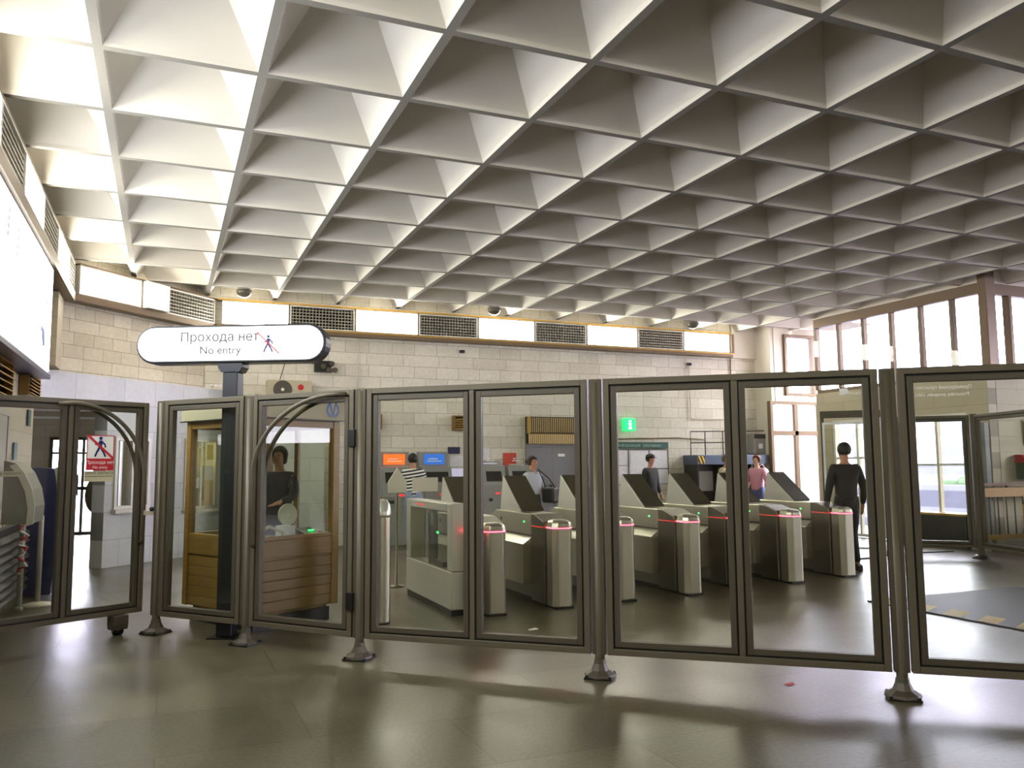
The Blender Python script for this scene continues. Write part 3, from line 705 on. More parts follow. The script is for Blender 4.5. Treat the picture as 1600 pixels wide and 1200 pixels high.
# things in the booth
dk = thing('booth_desk', 'grey desk top inside the wooden booth behind the right window', 'desk', (0.77, 8.0, 0), BA)
MB().box(.46, .90, .12, .60, .78, .82).build('desk_top', m_grey, dk); MB().box(.48, .52, .14, .58, .14, .779).build('side_panel', m_grey, dk); MB().box(.85, .89, .14, .58, .14, .779).build('side_panel', m_grey, dk)
def inb(x, y, z): return (0.77 + x * math.cos(BA) - y * math.sin(BA), 8.0 + x * math.sin(BA) + y * math.cos(BA), z)
fn = thing('desk_fan', 'small white desk fan on the booth desk', 'fan', inb(.62, .34, .82), BA)
MB().lathe([(.07, 0), (.07, .012), (.015, .03), (.012, .12)], n=16).build('stand', m_white, fn)
MB().prism([(.11 * math.cos(k * PI / 10), .22 + .11 * math.sin(k * PI / 10)) for k in range(20)], -.012, .012, 'y').build('fan_cage', mat('off_white_cage', 'C8C4B4', .5), fn, bev=.004)
MB().ball((0, .03, .22), .045).build('motor', m_white, fn)
cs = thing('control_panel', 'dark control panel with a green light on the booth desk', 'control panel', inb(.70, .16, .82), BA)
MB().prism([(0, 0), (.16, 0), (.16, .08), (0, .03)], 0, .18, 'x').build('case', m_black, cs); MB().box(.10, .16, .06, .08, .052, .062).build('green_light', m_led_green, cs)
pb = thing('paper_stack', 'pale stack of papers on the booth desk beside the fan', 'papers', inb(.48, .18, .82), BA)
MB().box(0, .12, 0, .16, 0, .12).build('sheets', m_paper, pb)
bch = thing('booth_chair', 'grey curved chair back inside the booth window', 'chair', inb(.25, .34, bz0), BA)
MB().box(-.18, .18, -.17, .17, .42, .46).build('seat', m_grey, bch, bev=.01)
MB().tube([(-.19, -.16, .46), (-.19, -.2, .62), (-.16, -.22, .74), (.0, -.23, .80), (.16, -.22, .74), (.19, -.2, .62), (.19, -.16, .46)], .016).build('backrest', m_beige, bch)
for q in ((-.15, -.14), (.15, -.14), (-.15, .14), (.15, .14)): MB().box(q[0] - .015, q[0] + .015, q[1] - .015, q[1] + .015, 0.001, .419).build('leg', m_grey, bch)

# ------------------------------------------------------------ turnstiles
def turnstile(label, loc):
    t = thing('turnstile', label, 'turnstile', loc, 0, 'row of ticket turnstiles')
    oc = [(.118, -.06), (.118, .075), (.06, .12), (-.06, .12), (-.118, .075), (-.118, -.06), (-.07, -.118), (.07, -.118)]
    p = MB(); p.prism([(x, y) for x, y in oc], 0.02, .86, 'z')
    vs = [(x, y, .86) for x, y in oc] + [(x * .93, y * .9, .905) for x, y in oc] + [(x * .7, y * .55 + .02, .93) for x, y in oc]
    fs = [(k, (k + 1) % 8, 8 + (k + 1) % 8, 8 + k) for k in range(8)] + [(8 + k, 8 + (k + 1) % 8, 16 + (k + 1) % 8, 16 + k) for k in range(8)] + [tuple(range(16, 24))]
    p.add(vs, fs); p.build('front_pillar', m_steel, t, bev=.012)
    MB().box(-.11, .11, -.11, .11, 0, .02).build('foot', m_black, t)
    MB().prism([(x * 1.02, y * 1.02) for x, y in oc], .840, .851, 'z').build('red_light_strip', m_led_red, t)
    MB().box(-.1415, -.1385, .11, .43, .840, .845).build('red_light_line', m_led_line, t)
    MB().prism([(.441, .74), (.441, .975), (1.50, .975), (1.66, .90), (1.70, .80), (1.62, .74)], -.14, .20).build('upper_housing', m_steel, t, bev=.01)
    MB().prism([(.10, .03), (.44, .03), (.44, .975), (.34, .975), (.10, .905)], -.138, .17).build('front_section', m_steel_d, t, bev=.01)
    MB().box(-.12, .18, .441, 1.42, .05, .739).build('body', m_steel_d, t, bev=.006)
    MB().box(-.10, .16, .14, 1.40, 0, .029).box(-.10, .16, .45, 1.40, .029, .05).build('plinth', m_black, t)
    MB().prism([(.44, .20), (1.55, .20), (1.55, .64), (.44, .64)], -.235, -.121).build('flap_cabinet', m_steel, t, bev=.006)
    MB().prism([(-.236, .641), (-.121, .72), (-.121, .641)], .44, 1.55, 'y').build('sloped_ledge', m_steel_l, t)
    MB().prism([(.80, .976), (1.45, .976), (1.36, 1.385), (1.345, 1.385)], -.10, .20).build('fin', m_steel_l, t, bev=.004)
    dx, dz = (1.345 - .80), (1.385 - .976); ln = math.hypot(dx, dz); nx, nz = -dz / ln, dx / ln
    MB().prism([(.80 + nx * .002, .985 + nz * .002), (1.34 + nx * .002, 1.383 + nz * .002), (1.34 + nx * .010, 1.383 + nz * .010), (.80 + nx * .010, .985 + nz * .010)], -.092, .192).build('display_panel', m_display, t)
    MB().box(-.1435, -.1405, .62, .64, .87, .885).build('green_indicator', m_led_green, t)
    MB().box(-.1435, -.1405, 1.30, 1.33, .86, .90).build('ticket_slot', m_black, t)
    return t
ty = [(3.14, 7.97), (3.95, 8.06), (4.79, 8.16), (5.72, 8.21), (6.59, 8.39), (7.46, 8.45), (8.48, 8.60)]
tl = ['first stainless turnstile of the row, beside the glass swing gate', 'second stainless turnstile, in front of the woman in the white top', 'stainless turnstile just right of the middle barrier post',
      'stainless turnstile in front of the policeman and information board', 'stainless turnstile behind the frame divider, before the woman in red', 'stainless turnstile second from the right end of the row', 'last stainless turnstile at the right, beside the standing dark man']
tb = turnstile(tl[0], (*ty[0], 0))
for k in range(1, 7): dup(tb, (*ty[k], 0), 0, tl[k])

# wide luggage gate at the left end
lg = thing('luggage_gate', 'wide stainless gate housing with glass front left of the first turnstile', 'gate', (2.77, 7.97, 0))
MB().box(-.06, .12, .06, 1.75, .06, .44).box(-.06, .12, .06, .20, .441, 1.13).box(-.06, .12, 1.58, 1.75, .441, 1.13).box(-.06, .12, .201, 1.579, 1.04, 1.13).build('housing', m_steel_l, lg, bev=.012)
MB().box(-.05, .11, .08, 1.72, 0, .06).build('plinth', m_black, lg)
MB().box(-.045, -.040, .20, 1.58, .44, 1.04).build('glass_cover', m_glass, lg)
MB().lathe([(.055, .441), (.055, .98), (.03, 1.03)], (.03, .95), n=16).build('motor_column', m_steel_d, lg)
MB().box(-.02, .05, .45, .80, .445, .50).build('mechanism', m_black, lg)
MB().box(.02, .028, .75, .80, .78, .80).build('green_light', m_led_green, lg)
MB().box(-.062, -.0605, 1.0, 1.3, 1.08, 1.09).build('red_light', m_led_line, lg)
MB().box(-.62, -.065, 1.60, 1.612, .52, 1.16).build('glass_wing', m_glass, lg, bev=.003)
MB().box(-.064, -.0605, .05, .1, .441, .442).build('hinge_plate', m_steel, lg)
fp = thing('gate_end_post', 'slim stainless post with red light between luggage gate and first turnstile', 'post', (2.92, 7.86, 0))
MB().lathe([(.055, .03), (.055, .93), (.045, .97), (.02, .99)], n=16).build('column', m_steel, fp); MB().lathe([(.0565, .845), (.0565, .860)], n=16).build('red_light_strip', m_led_red, fp); MB().lathe([(.05, 0), (.05, .03)], n=16).build('foot', m_black, fp)
gp = thing('gate_pillar', 'fluted stainless pillar behind the left pane, left end of the turnstile row', 'pillar', (1.98, 8.0, 0))
n = 24
MB().prism([((.085 + .006 * (k % 2)) * math.cos(2 * PI * k / n), (.085 + .006 * (k % 2)) * math.sin(2 * PI * k / n)) for k in range(n)], .02, 1.02, 'z').build('column', m_steel, gp)
MB().lathe([(.095, 1.021), (.095, 1.05), (.08, 1.15), (.05, 1.19), (.02, 1.195)], n=20).build('domed_cap', m_steel_l, gp); MB().lathe([(.09, 0), (.09, .02)], n=16).build('foot', m_black, gp)
hp = thing('sign_plate_stand', 'pale house shaped plate on a thin stand behind the fluted pillar', 'sign', (2.75, 10.3, 0))
MB().prism([(-.12, 1.18), (.12, 1.18), (.12, 1.32), (0, 1.50), (-.12, 1.32)], -.01, .01, 'y').build('plate', m_beige, hp); MB().lathe([(.10, 0), (.10, .02), (.015, .03), (.015, 1.179)], n=12).build('stand', m_steel_d, hp)
hq = thing('blank_sign_board', 'blank beige board on a thin stand in front of the striped shirt person', 'sign', (3.12, 10.3, 0))
MB().box(-.17, .17, -.01, .01, 1.19, 1.37).build('board', m_beige, hq); MB().lathe([(.10, 0), (.10, .02), (.015, .03), (.015, 1.189)], n=12).build('stand', m_steel_d, hq)

# ------------------------------------------------------------ back wall equipment
def vm_label(k): return k
def ticket_machine(x, w, h, label, screen, dark2=True, poster=None):
    t = thing('ticket_machine', label, 'ticket machine', (x, 15.52, 0), 0, 'machines along the back wall')
    MB().prism([(-.0, 0), (.46, 0), (.46, h), (.30, h), (.26, 1.52), (.10, 1.50), (0, 1.12)], 0, w).build('body', m_grey, t, bev=.01)
    MB().box(.10, w - .10, .262 - .01, .285 - .01, 1.55, h - .05).build('screen', screen, t)
    for q, (x0_, x1_, z_) in enumerate(((.18, w - .24, .10), (.16, w - .16, .055))): MB().box(x0_, x1_, .246, .251, 1.55 + z_, 1.55 + z_ + .018).build('screen_line', m_white, t)
    g = MB(); g.add([(.08, .086, 1.44), (w - .08, .086, 1.44), (w - .08, .012, 1.20), (.08, .012, 1.20)], [(0, 1, 2, 3)]); g.build('touch_panel', m_black, t)
    MB().box(w * .55, w * .72, -.006, -.001, .94, .975).build('red_display', m_led_red if False else m_led_line, t)
    MB().box(.12, w * .4, -.006, -.001, .80, .86).build('cash_slot', m_black, t)
    return t
ticket_machine(3.84, .62, 1.80, 'grey ticket machine with an orange screen at the left of the back wall', m_screen_o)
ticket_machine(4.66, .62, 1.80, 'grey ticket machine with a blue screen behind the striped shirt person', m_screen_b)
ticket_machine(5.92, .50, 1.62, 'grey ticket machine with dark screen right of the pane divider', m_screen_p)
ticket_machine(6.50, .48, 1.35, 'pale grey ticket machine under the red poster, left of the door', m_grey_l)
for (a, b, c_, e, m_, lb) in ((5.33, 5.58, 1.76, 1.90, m_navy, 'small navy plate above the payphone posters on the back wall'), (5.36, 5.70, 1.50, 1.72, m_paper, 'grey printed poster below the navy plate'),
                      (5.38, 5.72, 1.22, 1.46, m_screen_p, 'violet picture panel left of the pane divider on the back wall'), (5.98, 6.24, 1.64, 1.88, m_paper, 'grey printed notice above the dark screen machine'),
                      (6.55, 6.84, 1.52, 1.78, m_red_paper, 'red poster on the back wall left of the grey door'), (6.62, 6.80, 1.36, 1.48, m_paper, 'small pale leaflet below the red poster')):
    tag(MB().box(a, b, 15.975, 15.999, c_, e).build('poster' if m_ is not m_navy else 'name_plate', m_), lb, 'poster')
# grey double door
dd = struct(MB().frame(7.05, 8.27, 0, 1.96, .05, 15.90, 15.99).build('door_1', m_door))
for a, b in ((7.101, 7.658), (7.662, 8.219)): MB().box(a, b, 15.93, 15.97, .01, 1.909).build('door_leaf', m_door, dd)
MB().box(7.80, 7.96, 15.925, 15.929, 1.70, 1.76).build('door_plate', m_white, dd); MB().box(7.60, 7.62, 15.89, 15.93, .95, 1.1).build('door_handle', m_black, dd)
# wooden vent over the door
vg = thing('vent_grille', 'yellow wood and black slatted vent grille above the grey door', 'vent', (7.06, 15.86, 1.97))
MB().box(0, 1.20, .05, .13, 0, .58).build('backing', m_darkvoid, vg)
g = MB()
for k in range(25): g.box(.02 + k * .0475, .052 + k * .0475, -.012, .004, .0, .20); g.box(.06 + k * .045, .076 + k * .045, -.010, .002, .24, .56)
g.build('slats', mat('pale_yellow_slat', 'CDB27A', .5), vg); MB().box(0, .05, -.014, .049, .22, .58).box(1.15, 1.2, -.014, .049, .22, .58).box(0, 1.2, -.016, -.013, .201, .213).build('side_boards', m_wood_y, vg)
def box_vent(loc, rz, label, w=.36, h=.30, d=.16):
    t = thing('wall_vent', label, 'vent', loc, rz, 'wooden box vents')
    MB().box(0, .03, -d, 0, 0, h).box(w - .03, w, -d, 0, 0, h).box(.03, w - .03, -d, 0, 0, .025).box(.03, w - .03, -d, 0, h - .025, h).build('casing', m_woodcase, t)
    MB().box(.03, w - .03, -.02, 0, .025, h - .025).build('backing', m_darkvoid, t)
    g = MB()
    for k in range(5): z = .045 + k * (h - .07) / 5; g.prism([(-d - .02, z - .02), (-.04, z + .02), (-.04, z + .028), (-d - .02, z - .010)], .031, w - .031)
    g.build('slats', m_wood_y, t)
box_vent((3.55, 15.98, 2.24), 0, 'wooden slatted box vent high on the back wall behind the left pane edge')
box_vent((5.40, 15.98, 2.24), 0, 'wooden slatted box vent high on the back wall left of the pane divider')
box_vent((-1.59, 10.95, 2.38), PI / 2, 'brown wooden box vent on the left wall near the corner', w=.95, h=.27, d=.10)
box_vent((-1.59, 8.95, 2.22), PI / 2, 'brown wooden box vent on the left wall at the frame edge', w=.95, h=.40, d=.10)
# green letter sign, information banner and board
gi = thing('green_letter_sign', 'square green lit sign with a white letter i on the back wall', 'sign', (9.44, 15.90, 2.27))
MB().box(0, .30, 0, .09, 0, .28).build('case', m_green_lit, gi, bev=.01)
MB().box(.13, .185, -.004, -.001, .04, .17).box(.11, .20, -.004, -.001, .04, .065).box(.11, .185, -.004, -.001, .145, .17).box(.13, .185, -.004, -.001, .195, .24).build('letter', m_white_lit, gi)
ib = thing('information_banner', 'dark green banner reading Information above the notice board', 'sign', (9.20, 15.94, 1.87))
MB().box(0, 1.42, 0, .04, 0, .15).build('panel', m_teal, ib)
text('lettering', 'Информация', .10, mat('grey_green_text', 'A0C0B0', .5), ib, (.36, -.003, .075)); text('lettering', 'Information', .10, mat('grey_green_text_b', 'A0C0B0', .5), ib, (.98, -.003, .075))
nb = thing('notice_board', 'white framed notice board with grey papers under the green banner', 'board', (9.20, 15.95, 1.07))
MB().box(0, 1.42, .01, .04, 0, .78).build('backing', m_paper, nb)
g = MB(); g.frame(0, 1.42, 0, .78, .012, -.002, .009).box(.36, .375, -.002, .009, .012, .768).box(.90, .912, -.002, .009, .30, .768).box(.012, .36, -.002, .009, .42, .43).box(.912, 1.408, -.002, .009, .34, .36)
g.build('frame', m_black, nb)
for (a, b, c_, e) in ((.05, .32, .46, .72), (.05, .32, .06, .38), (.42, .86, .40, .74), (.96, 1.36, .40, .74), (.96, 1.36, .05, .30), (.42, .86, .05, .34)): MB().box(a, b, .002, .008, c_, e).build('sheet', m_paper, nb)
# payphone bank: dark stalls, blue-grey hood with hazard ends, tube frame above
ph = thing('payphone_bank', 'dark payphone bank with hazard striped hood ends and tube frame on top', 'payphone', (11.05, 15.45, 0))
MB().box(0, 2.25, .35, .52, .35, 1.50).build('back_panel', m_black, ph)
for a in (0, .75, 1.5, 2.21): MB().box(a, a + .04, 0, .349, .35, 1.50).build('divider', m_black, ph)
for a in (.1, .85, 1.6): MB().box(a, a + .5, .25, .349, .9, 1.35).build('telephone', m_grey, ph); 
MB().box(-.02, 2.30, -.02, .52, 1.50, 1.72).build('hood', m_duct, ph, bev=.01)
for a in (0.02, 1.12, 2.14): MB().box(a, a + .17, -.028, -.021, 1.52, 1.70).build('hazard_plate', m_hazard, ph)
for pts in ([(.05, .3, 1.72), (.05, .3, 2.26), (2.25, .3, 2.30), (2.25, .3, 1.72)], [(.45, .3, 1.72), (.45, .3, 2.27)], [(.95, .3, 1.72), (.95, .3, 2.27)], [(1.3, .3, 1.72), (1.3, .3, 2.28)], [(.05, .3, 2.0), (1.25, .3, 2.02), (1.42, .3, 1.95), (1.5, .3, 1.72)]):
    MB().tube(pts, .012, 8).build('tube_rail', m_pole, ph)
for a in (.1, 1.9): MB().box(a, a + .06, .1, .5, 0, .349).build('leg', m_black, ph)
pb2 = thing('wall_phone_box', 'grey wall mounted box above the hood, right of the pane divider', 'box', (12.85, 15.70, 1.75))
MB().box(0, .42, 0, .28, 0, .48).build('case', m_grey, pb2); MB().box(.02, .40, -.01, -.001, .36, .46).build('dark_visor', m_black, pb2); MB().box(.14, .26, -.008, -.001, .12, .24).build('label_plate', m_white, pb2)
# conduits on the wall
for nme, pts, lb in (('conduit', [(3.44, 15.96, 4.04), (3.44, 15.96, 2.95)], 'thin vertical conduit on the back wall above the round post'),
                     ('conduit', [(11.26, 15.96, 3.81), (11.27, 15.96, 2.56), (13.1, 15.96, 2.60)], 'white conduit dropping and turning right on the back wall'),
                     ('conduit', [(12.45, 15.96, 4.04), (12.45, 15.96, 1.75)], 'brown vertical conduit near the right end of the back wall'),
                     ('conduit', [(9.2, 15.96, 2.08), (10.9, 15.96, 2.12), (11.6, 15.94, 2.08)], 'horizontal cable run above the information banner')):
    tag(MB().tube(pts, .014, 8).build(nme, m_plaster if 'white' in lb or 'thin' in lb else m_bronze), lb, 'conduit')
for (x, z, lb) in ((11.26, 3.85, 'tiny dark camera at the top of the white conduit'), (5.62, 3.88, 'tiny dark box alone high on the back wall')):
    t = thing('wall_camera', lb, 'camera', (x, 15.94, z)); MB().box(-.05, .05, -.02, .04, -.03, .03).build('body', m_black, t); MB().lathe([(.02, 0), (.02, .05)], n=10).build('lens', m_black, t, (0, -.02, -.025))
# fan unit on the marble block
ac = thing('air_conditioner_unit', 'beige outdoor unit with round dark fan and red logo above the marble', 'air conditioner', (1.70, 15.60, 2.75))
MB().box(0, .80, 0, .30, .0, .38).build('case', mat('aged_beige_casing', 'B5AC90', .6), ac, bev=.01)
n = 24
MB().prism([(.27 + .17 * math.cos(2 * PI * k / n), .20 + .17 * math.sin(2 * PI * k / n)) for k in range(n)], -.012, -.001, 'y').build('fan_grille', mat('dark_fan_grille', '4A443A', .5), ac)
MB().prism([(.27 + .03 * math.cos(2 * PI * k / n), .20 + .03 * math.sin(2 * PI * k / n)) for k in range(n)], -.020, -.0125, 'y').build('hub', m_beige, ac)
MB().prism([(.60 + .055 * math.cos(2 * PI * k / n), .25 + .055 * math.sin(2 * PI * k / n)) for k in range(n)], -.006, -.001, 'y').build('logo_disc', m_red, ac)
text('lettering', 'LG', .09, m_text, ac, (.60, -.004, .13))
fl = thing('floodlight_cluster', 'dark cluster of round lamps on a bracket above the outdoor unit', 'lamp', (2.70, 15.90, 3.38))
MB().box(-.10, .22, 0, .09, -.04, .18).build('bracket', m_black, fl)
for (a, b) in ((.05, .06), (.16, .00), (.28, .00), (.22, .12)):
    MB().prism([(a + .05 * math.cos(2 * PI * k / 12), b + .05 * math.sin(2 * PI * k / 12)) for k in range(12)], -.08, -.001, 'y').build('round_lamp', m_frame2, fl, bev=.006)
tag(MB().tube([(2.60, 15.93, 3.50), (2.2, 15.94, 3.55), (2.05, 15.94, 3.50), (1.95, 15.9, 3.14)], .008, 6).build('power_cable', m_black), 'thin dark cable from the lamp cluster down to the outdoor unit', 'cable')
cw = [(0.62 + .12 * math.sin(k * .9) + .02 * k, 15.62 - .10 * math.cos(k * .7), 2.95 + .05 * abs(math.sin(k * 1.3))) for k in range(16)]
tag(MB().tube(cw, .010, 6).build('cable_coil', m_white), 'tangled white cable lying on top of the marble block', 'cable')

# ------------------------------------------------------------ left side
fd = struct(MB().box(-1.60, -1.56, 8.6, 10.30, 2.08, 2.13).box(-1.60, -1.56, 10.20, 10.30, 0, 2.079).box(-1.60, -1.57, 8.6, 10.19, .01, 2.079).build('door_4', m_doorlight))
for (y, z, lb) in ((10.75, 1.62, 'small green plate on the left wall beside the door frame'), (11.65, 2.05, 'small green plate high on the left wall near the corner')):
    tag(MB().box(-1.59, -1.575, y, y + .22, z, z + .20).build('name_plate', m_teal), lb, 'plate')
dwx = thing('dark_niche', 'dark rectangular opening on the far wall left of the exit doors', 'niche', (-3.55, 21.40, 1.55))
MB().box(0, .72, 0, .08, 0, .62).build('recess_panel', mat('dark_brown_panel', '2A1A12', .6), dwx)
cd = thing('trunking', 'white cable trunking across the far wall of the passage', 'trunking', (-3.3, 21.44, 2.66))
MB().box(0, 2.0, 0, .05, 0, .05).build('rail', m_white, cd); MB().box(1.92, 2.10, -.02, .05, -.14, .0).build('junction_box', m_white, cd)
cm2 = thing('coin_machine', 'grey machine with curved chrome edged top against the left wall', 'machine', (-1.42, 9.15, 0))
prof = [(0, .99), (.26, .99), (.27, 1.15), (.24, 1.32), (.17, 1.48), (.10, 1.57), (0, 1.60)]
MB().prism(prof, 0, .75, 'y').build('curved_top', mat('dull_grey_paint', '78756A', .5), cm2); 
MB().prism([(x + .01, z) for x, z in prof[1:6]] + [(x - .05, z - .02) for x, z in prof[5:0:-1]], -.03, -.001, 'y').build('chrome_edge', m_steel_l, cm2)
MB().box(-.16, -.08, -.2, 2.2, .12, .90).build('cabinet', m_black, cm2)
g = MB()
for k in range(8): g.prism([(-.079, .17 + k * .09), (-.03, .13 + k * .09), (-.03, .145 + k * .09), (-.079, .19 + k * .09)], -.18, 2.18, 'y')
g.build('slats', mat('dark_slat', '2C2A24', .5), cm2)
bv = thing('navy_kiosk', 'tall navy blue kiosk side behind the striped poles', 'kiosk', (-1.58, 11.35, 0))
MB().prism([(0, .02), (.36, .02), (.40, .35), (.40, 1.15), (.34, 1.52), (.0, 1.54)], 0, .6, 'y').build('case', m_navy, bv, bev=.01); MB().prism([(.345, 1.521), (.42, 1.16), (.46, 1.18), (.42, 1.56)], 0.0, .6, 'y').build('side_edge', m_grey_l, bv)
for k, (x, y, lb) in enumerate(((-1.40, 10.36, 'thin grey pole wrapped in red and white tape, the left one of the pair'), (-1.26, 10.64, 'thin grey pole standing right beside the taped pole'))):
    t = thing('queue_pole', lb, 'pole', (x, y, 0), 0, 'poles with tape by the left wall')
    MB().lathe([(.16, 0), (.16, .02), (.10, .035), (.03, .05)], n=20).build('round_base', m_beige, t) if k else MB().lathe([(.04, 0), (.04, .03), (.028, .05)], n=16).build('round_base', m_grey_l, t)
    MB().lathe([(.028, .05), (.028, .98), (.018, 1.0)], n=14).build('pole', m_grey_l, t)
tp = [(-1.385 + .05 * math.sin(k * 1.9), 10.31 - .03 * math.cos(k * 2.3), .98 - k * .045) for k in range(14)]
tag(MB().tube(tp, [.022 if k % 2 else .012 for k in range(14)], 6).build('barrier_tape', stripes('red_white_tape', 'D8D0CC', 'B01828', 9, (0, 0.3, 1))), 'crumpled red and white tape hanging on the left pole', 'tape')
lb_ = thing('leaning_board', 'pale board with curved dark edge leaning near the exit doors', 'board', (-2.75, 18.8, 0), .3)
MB().prism([(0, .02), (.42, .02), (.62, .40), (.55, .95), (.30, 1.30), (0, 1.34)], 0, .05, 'y').build('board', m_paper, lb_); MB().prism([(.42, 0.0), (.46, 0.0), (.67, .40), (.60, .96), (.33, 1.34), (.30, 1.30), (.56, .95), (.62, .40)], -.01, .06, 'y').build('dark_edge', m_black, lb_)
# backpack shape added in place of an olive reflection in the passage
bp = thing('camouflage_reflection_shape', 'olive and brown backpack shape standing in for a reflection in the passage', 'backpack', (-1.00, 14.62, 1.10))
m_camo = mat('olive_camouflage_cloth', '5E5638', .85, noise=.55, nscale=9)
MB().ball((0, 0, .0), .19, 14, 10, (.8, .7, 1.5)).build('bag', m_camo, bp); MB().ball((-.02, -.13, -.08), .11, 12, 8, (.9, .7, 1.2)).build('pocket', m_camo, bp); MB().tube([(-.05, .02, .26), (0, -.04, .34), (.06, .02, .26)], .012).build('handle', m_black, bp)
# ------------------------------------------------------------ right side: second barrier, rail, chair, boxes
Q1, Q2, Q3, Q4 = (10.25, 10.75), (11.02, 10.02), (11.92, 9.22), (11.35, 7.75)
za = 2.27
barrier_panel('glass_barrier_panel', Q2, Q3, 'single pane glass panel in front of the bright far window, far right', panes=1, group='far glass barrier panels', zb=.17, zt=za)
barrier_panel('glass_barrier_panel', Q3, Q4, 'far glass panel at the right edge, before the chair and wooden rail', panes=1, group='far glass barrier panels', zb=.17, zt=za)
gdo = thing('open_glass_door', 'bright edged glass door standing open behind the dark man', 'door', (Q1[0], Q1[1], 0), math.atan2(Q2[1] - Q1[1], Q2[0] - Q1[0]))
MB().frame(0, 1.0, .10, 2.20, .035, -.02, .02).build('frame', mat('white_aluminium', 'F0F2FA', .25, .0), gdo); MB().box(.035, .965, -.003, .003, .135, 2.092).build('glass_pane', m_glass, gdo); MB().box(0, .1, -.02, .02, 0, .10).build('foot', m_black, gdo); MB().box(.9, 1.0, -.02, .02, 0, .10).build('foot', m_black, gdo)
pt = thing('door_portal', 'dark portal frame around the open glass door', 'portal', (Q1[0] + .08, Q1[1] + .08, 0), math.atan2(Q2[1] - Q1[1], Q2[0] - Q1[0]))
MB().box(-.03, .03, 0, .06, 0, 2.40).box(1.0, 1.06, 0, .06, 0, 2.40).box(.03, 1.0, 0, .06, 2.28, 2.40).build('frame', m_frame2, pt)
for (p, lb) in ((Q2, 'far barrier post between the open glass door and the bright pane'), (Q3, 'far barrier post at the corner of the far glass panels'), (Q4, 'far barrier post beyond the right picture edge')):
    t = thing('barrier_post', lb, 'post', (p[0], p[1], 0), .8, 'posts of the far glass barrier')
    MB().box(-.05, .05, -.05, .05, .02, za + .02).build('tube', m_frame, t, bev=.01); MB().lathe([(.13, 0), (.13, .02), (.07, .06)], n=12).build('base_plate', m_black, t)
rb = thing('dark_radiator_cover', 'dark low cover below the bright window at the far right', 'cover', (13.02, 10.32, 0))
MB().box(0, .10, 0, 1.26, .03, .56).build('front_panel', m_black, rb); MB().box(-.03, .10, -.02, 1.28, .561, .60).build('top_ledge', m_wood_y, rb); MB().box(0, .10, 0, 1.26, 0, .029).build('foot', m_frame2, rb)
rl = thing('wooden_rail', 'yellow wood rail with turned knobs on a black iron fence', 'railing', (12.50, 9.70, 0), -0.06)
MB().box(0, 6.0, -.03, .03, .93, 1.08).build('top_board', mat('orange_pine', 'B88A4C', .45, noise=.15), rl); MB().box(0, 6, -.02, .02, 1.12, 1.16).build('upper_rail', mat('brown_pine', '6C3A20', .45), rl)
MB().box(0, 6, -.02, .02, .22, .30).build('lower_rail', m_wood_y, rl)
for k in range(31): MB().box(.1 + k * .19, .115 + k * .19, -.008, .008, 0 if k % 6 == 0 else .301, .929).build('baluster', m_black, rl)
for k in range(12): MB().lathe([(.018, 1.081), (.026, 1.10), (.018, 1.119)], (.2 + k * .5, 0), n=8).build('knob', mat('dark_red_knob', '5C2418', .5) if k == 0 else bpy.data.materials['dark_red_knob'], rl)
dkk = thing('dark_counter', 'low black counter behind the wooden rail at the right edge', 'counter', (13.3, 8.25, 0))
MB().box(-.35, 2.8, 0.20, .80, 0, .70).build('body', m_black, dkk); MB().box(-.37, 2.82, .18, .82, .70, .73).build('top', mat('dark_counter_top', '2E2218', .4), dkk)
ch = thing('wooden_chair', 'yellow wood chair with dark red oval back at the right edge', 'chair', (12.42, 8.62, 0), 2.2)
MB().box(-.2, .2, -.2, .2, .43, .47).build('seat', mat('dark_red_seat', '4A1C18', .6), ch, bev=.01)
MB().prism([(.17 * math.cos(2 * PI * k / 20), .82 + .20 * math.sin(2 * PI * k / 20)) for k in range(20)], -.235, -.20, 'y').build('backrest', mat('dark_red_upholstery', '5A2420', .6), ch, bev=.008)
for sxx in (-.18, .15):
    MB().box(sxx, sxx + .03, -.20, -.17, 0, .85).build('leg', m_wood_y, ch); MB().box(sxx, sxx + .03, .17, .20, 0, .43).build('leg', m_wood_y, ch)
for k, (x, top, lb) in enumerate(((13.72, m_red, 'green collection box with a red sloped top on the far wall'), (14.28, mat('crimson_top', '9A1C38', .5), 'second wall box with crimson top at the right picture edge'))):
    t = thing('wall_letter_box', lb, 'box', (x, 9.62, 1.22), 0, 'wall boxes by the poster')
    MB().box(0, .34, 0, .22, 0, .28).build('case', [m_green_plant, m_paper][k], t); MB().prism([(-.03, .281), (.22, .281), (.22, .42), (.10, .42)], -.01, .35).build('sloped_lid', top, t); MB().box(.06, .28, -.006, -.001, .10, .22).build('label_plate', [m_orange, m_paper_y][k], t)
po = thing('blue_poster', 'blue framed poster with a white figure one on the far wall', 'poster', (14.00, 9.80, 1.82))
MB().box(0, .28, 0, .03, 0, .42).build('panel', m_blue, po); MB().box(.04, .24, -.006, -.001, .14, .37).build('white_field', m_paper, po)
text('numeral', '1', .2, m_red, po, (.14, -.009, .26))
sdp = struct(MB().box(13.02, 13.13, 9.86, 10.25, .0, 2.2).build('door_5', m_door))
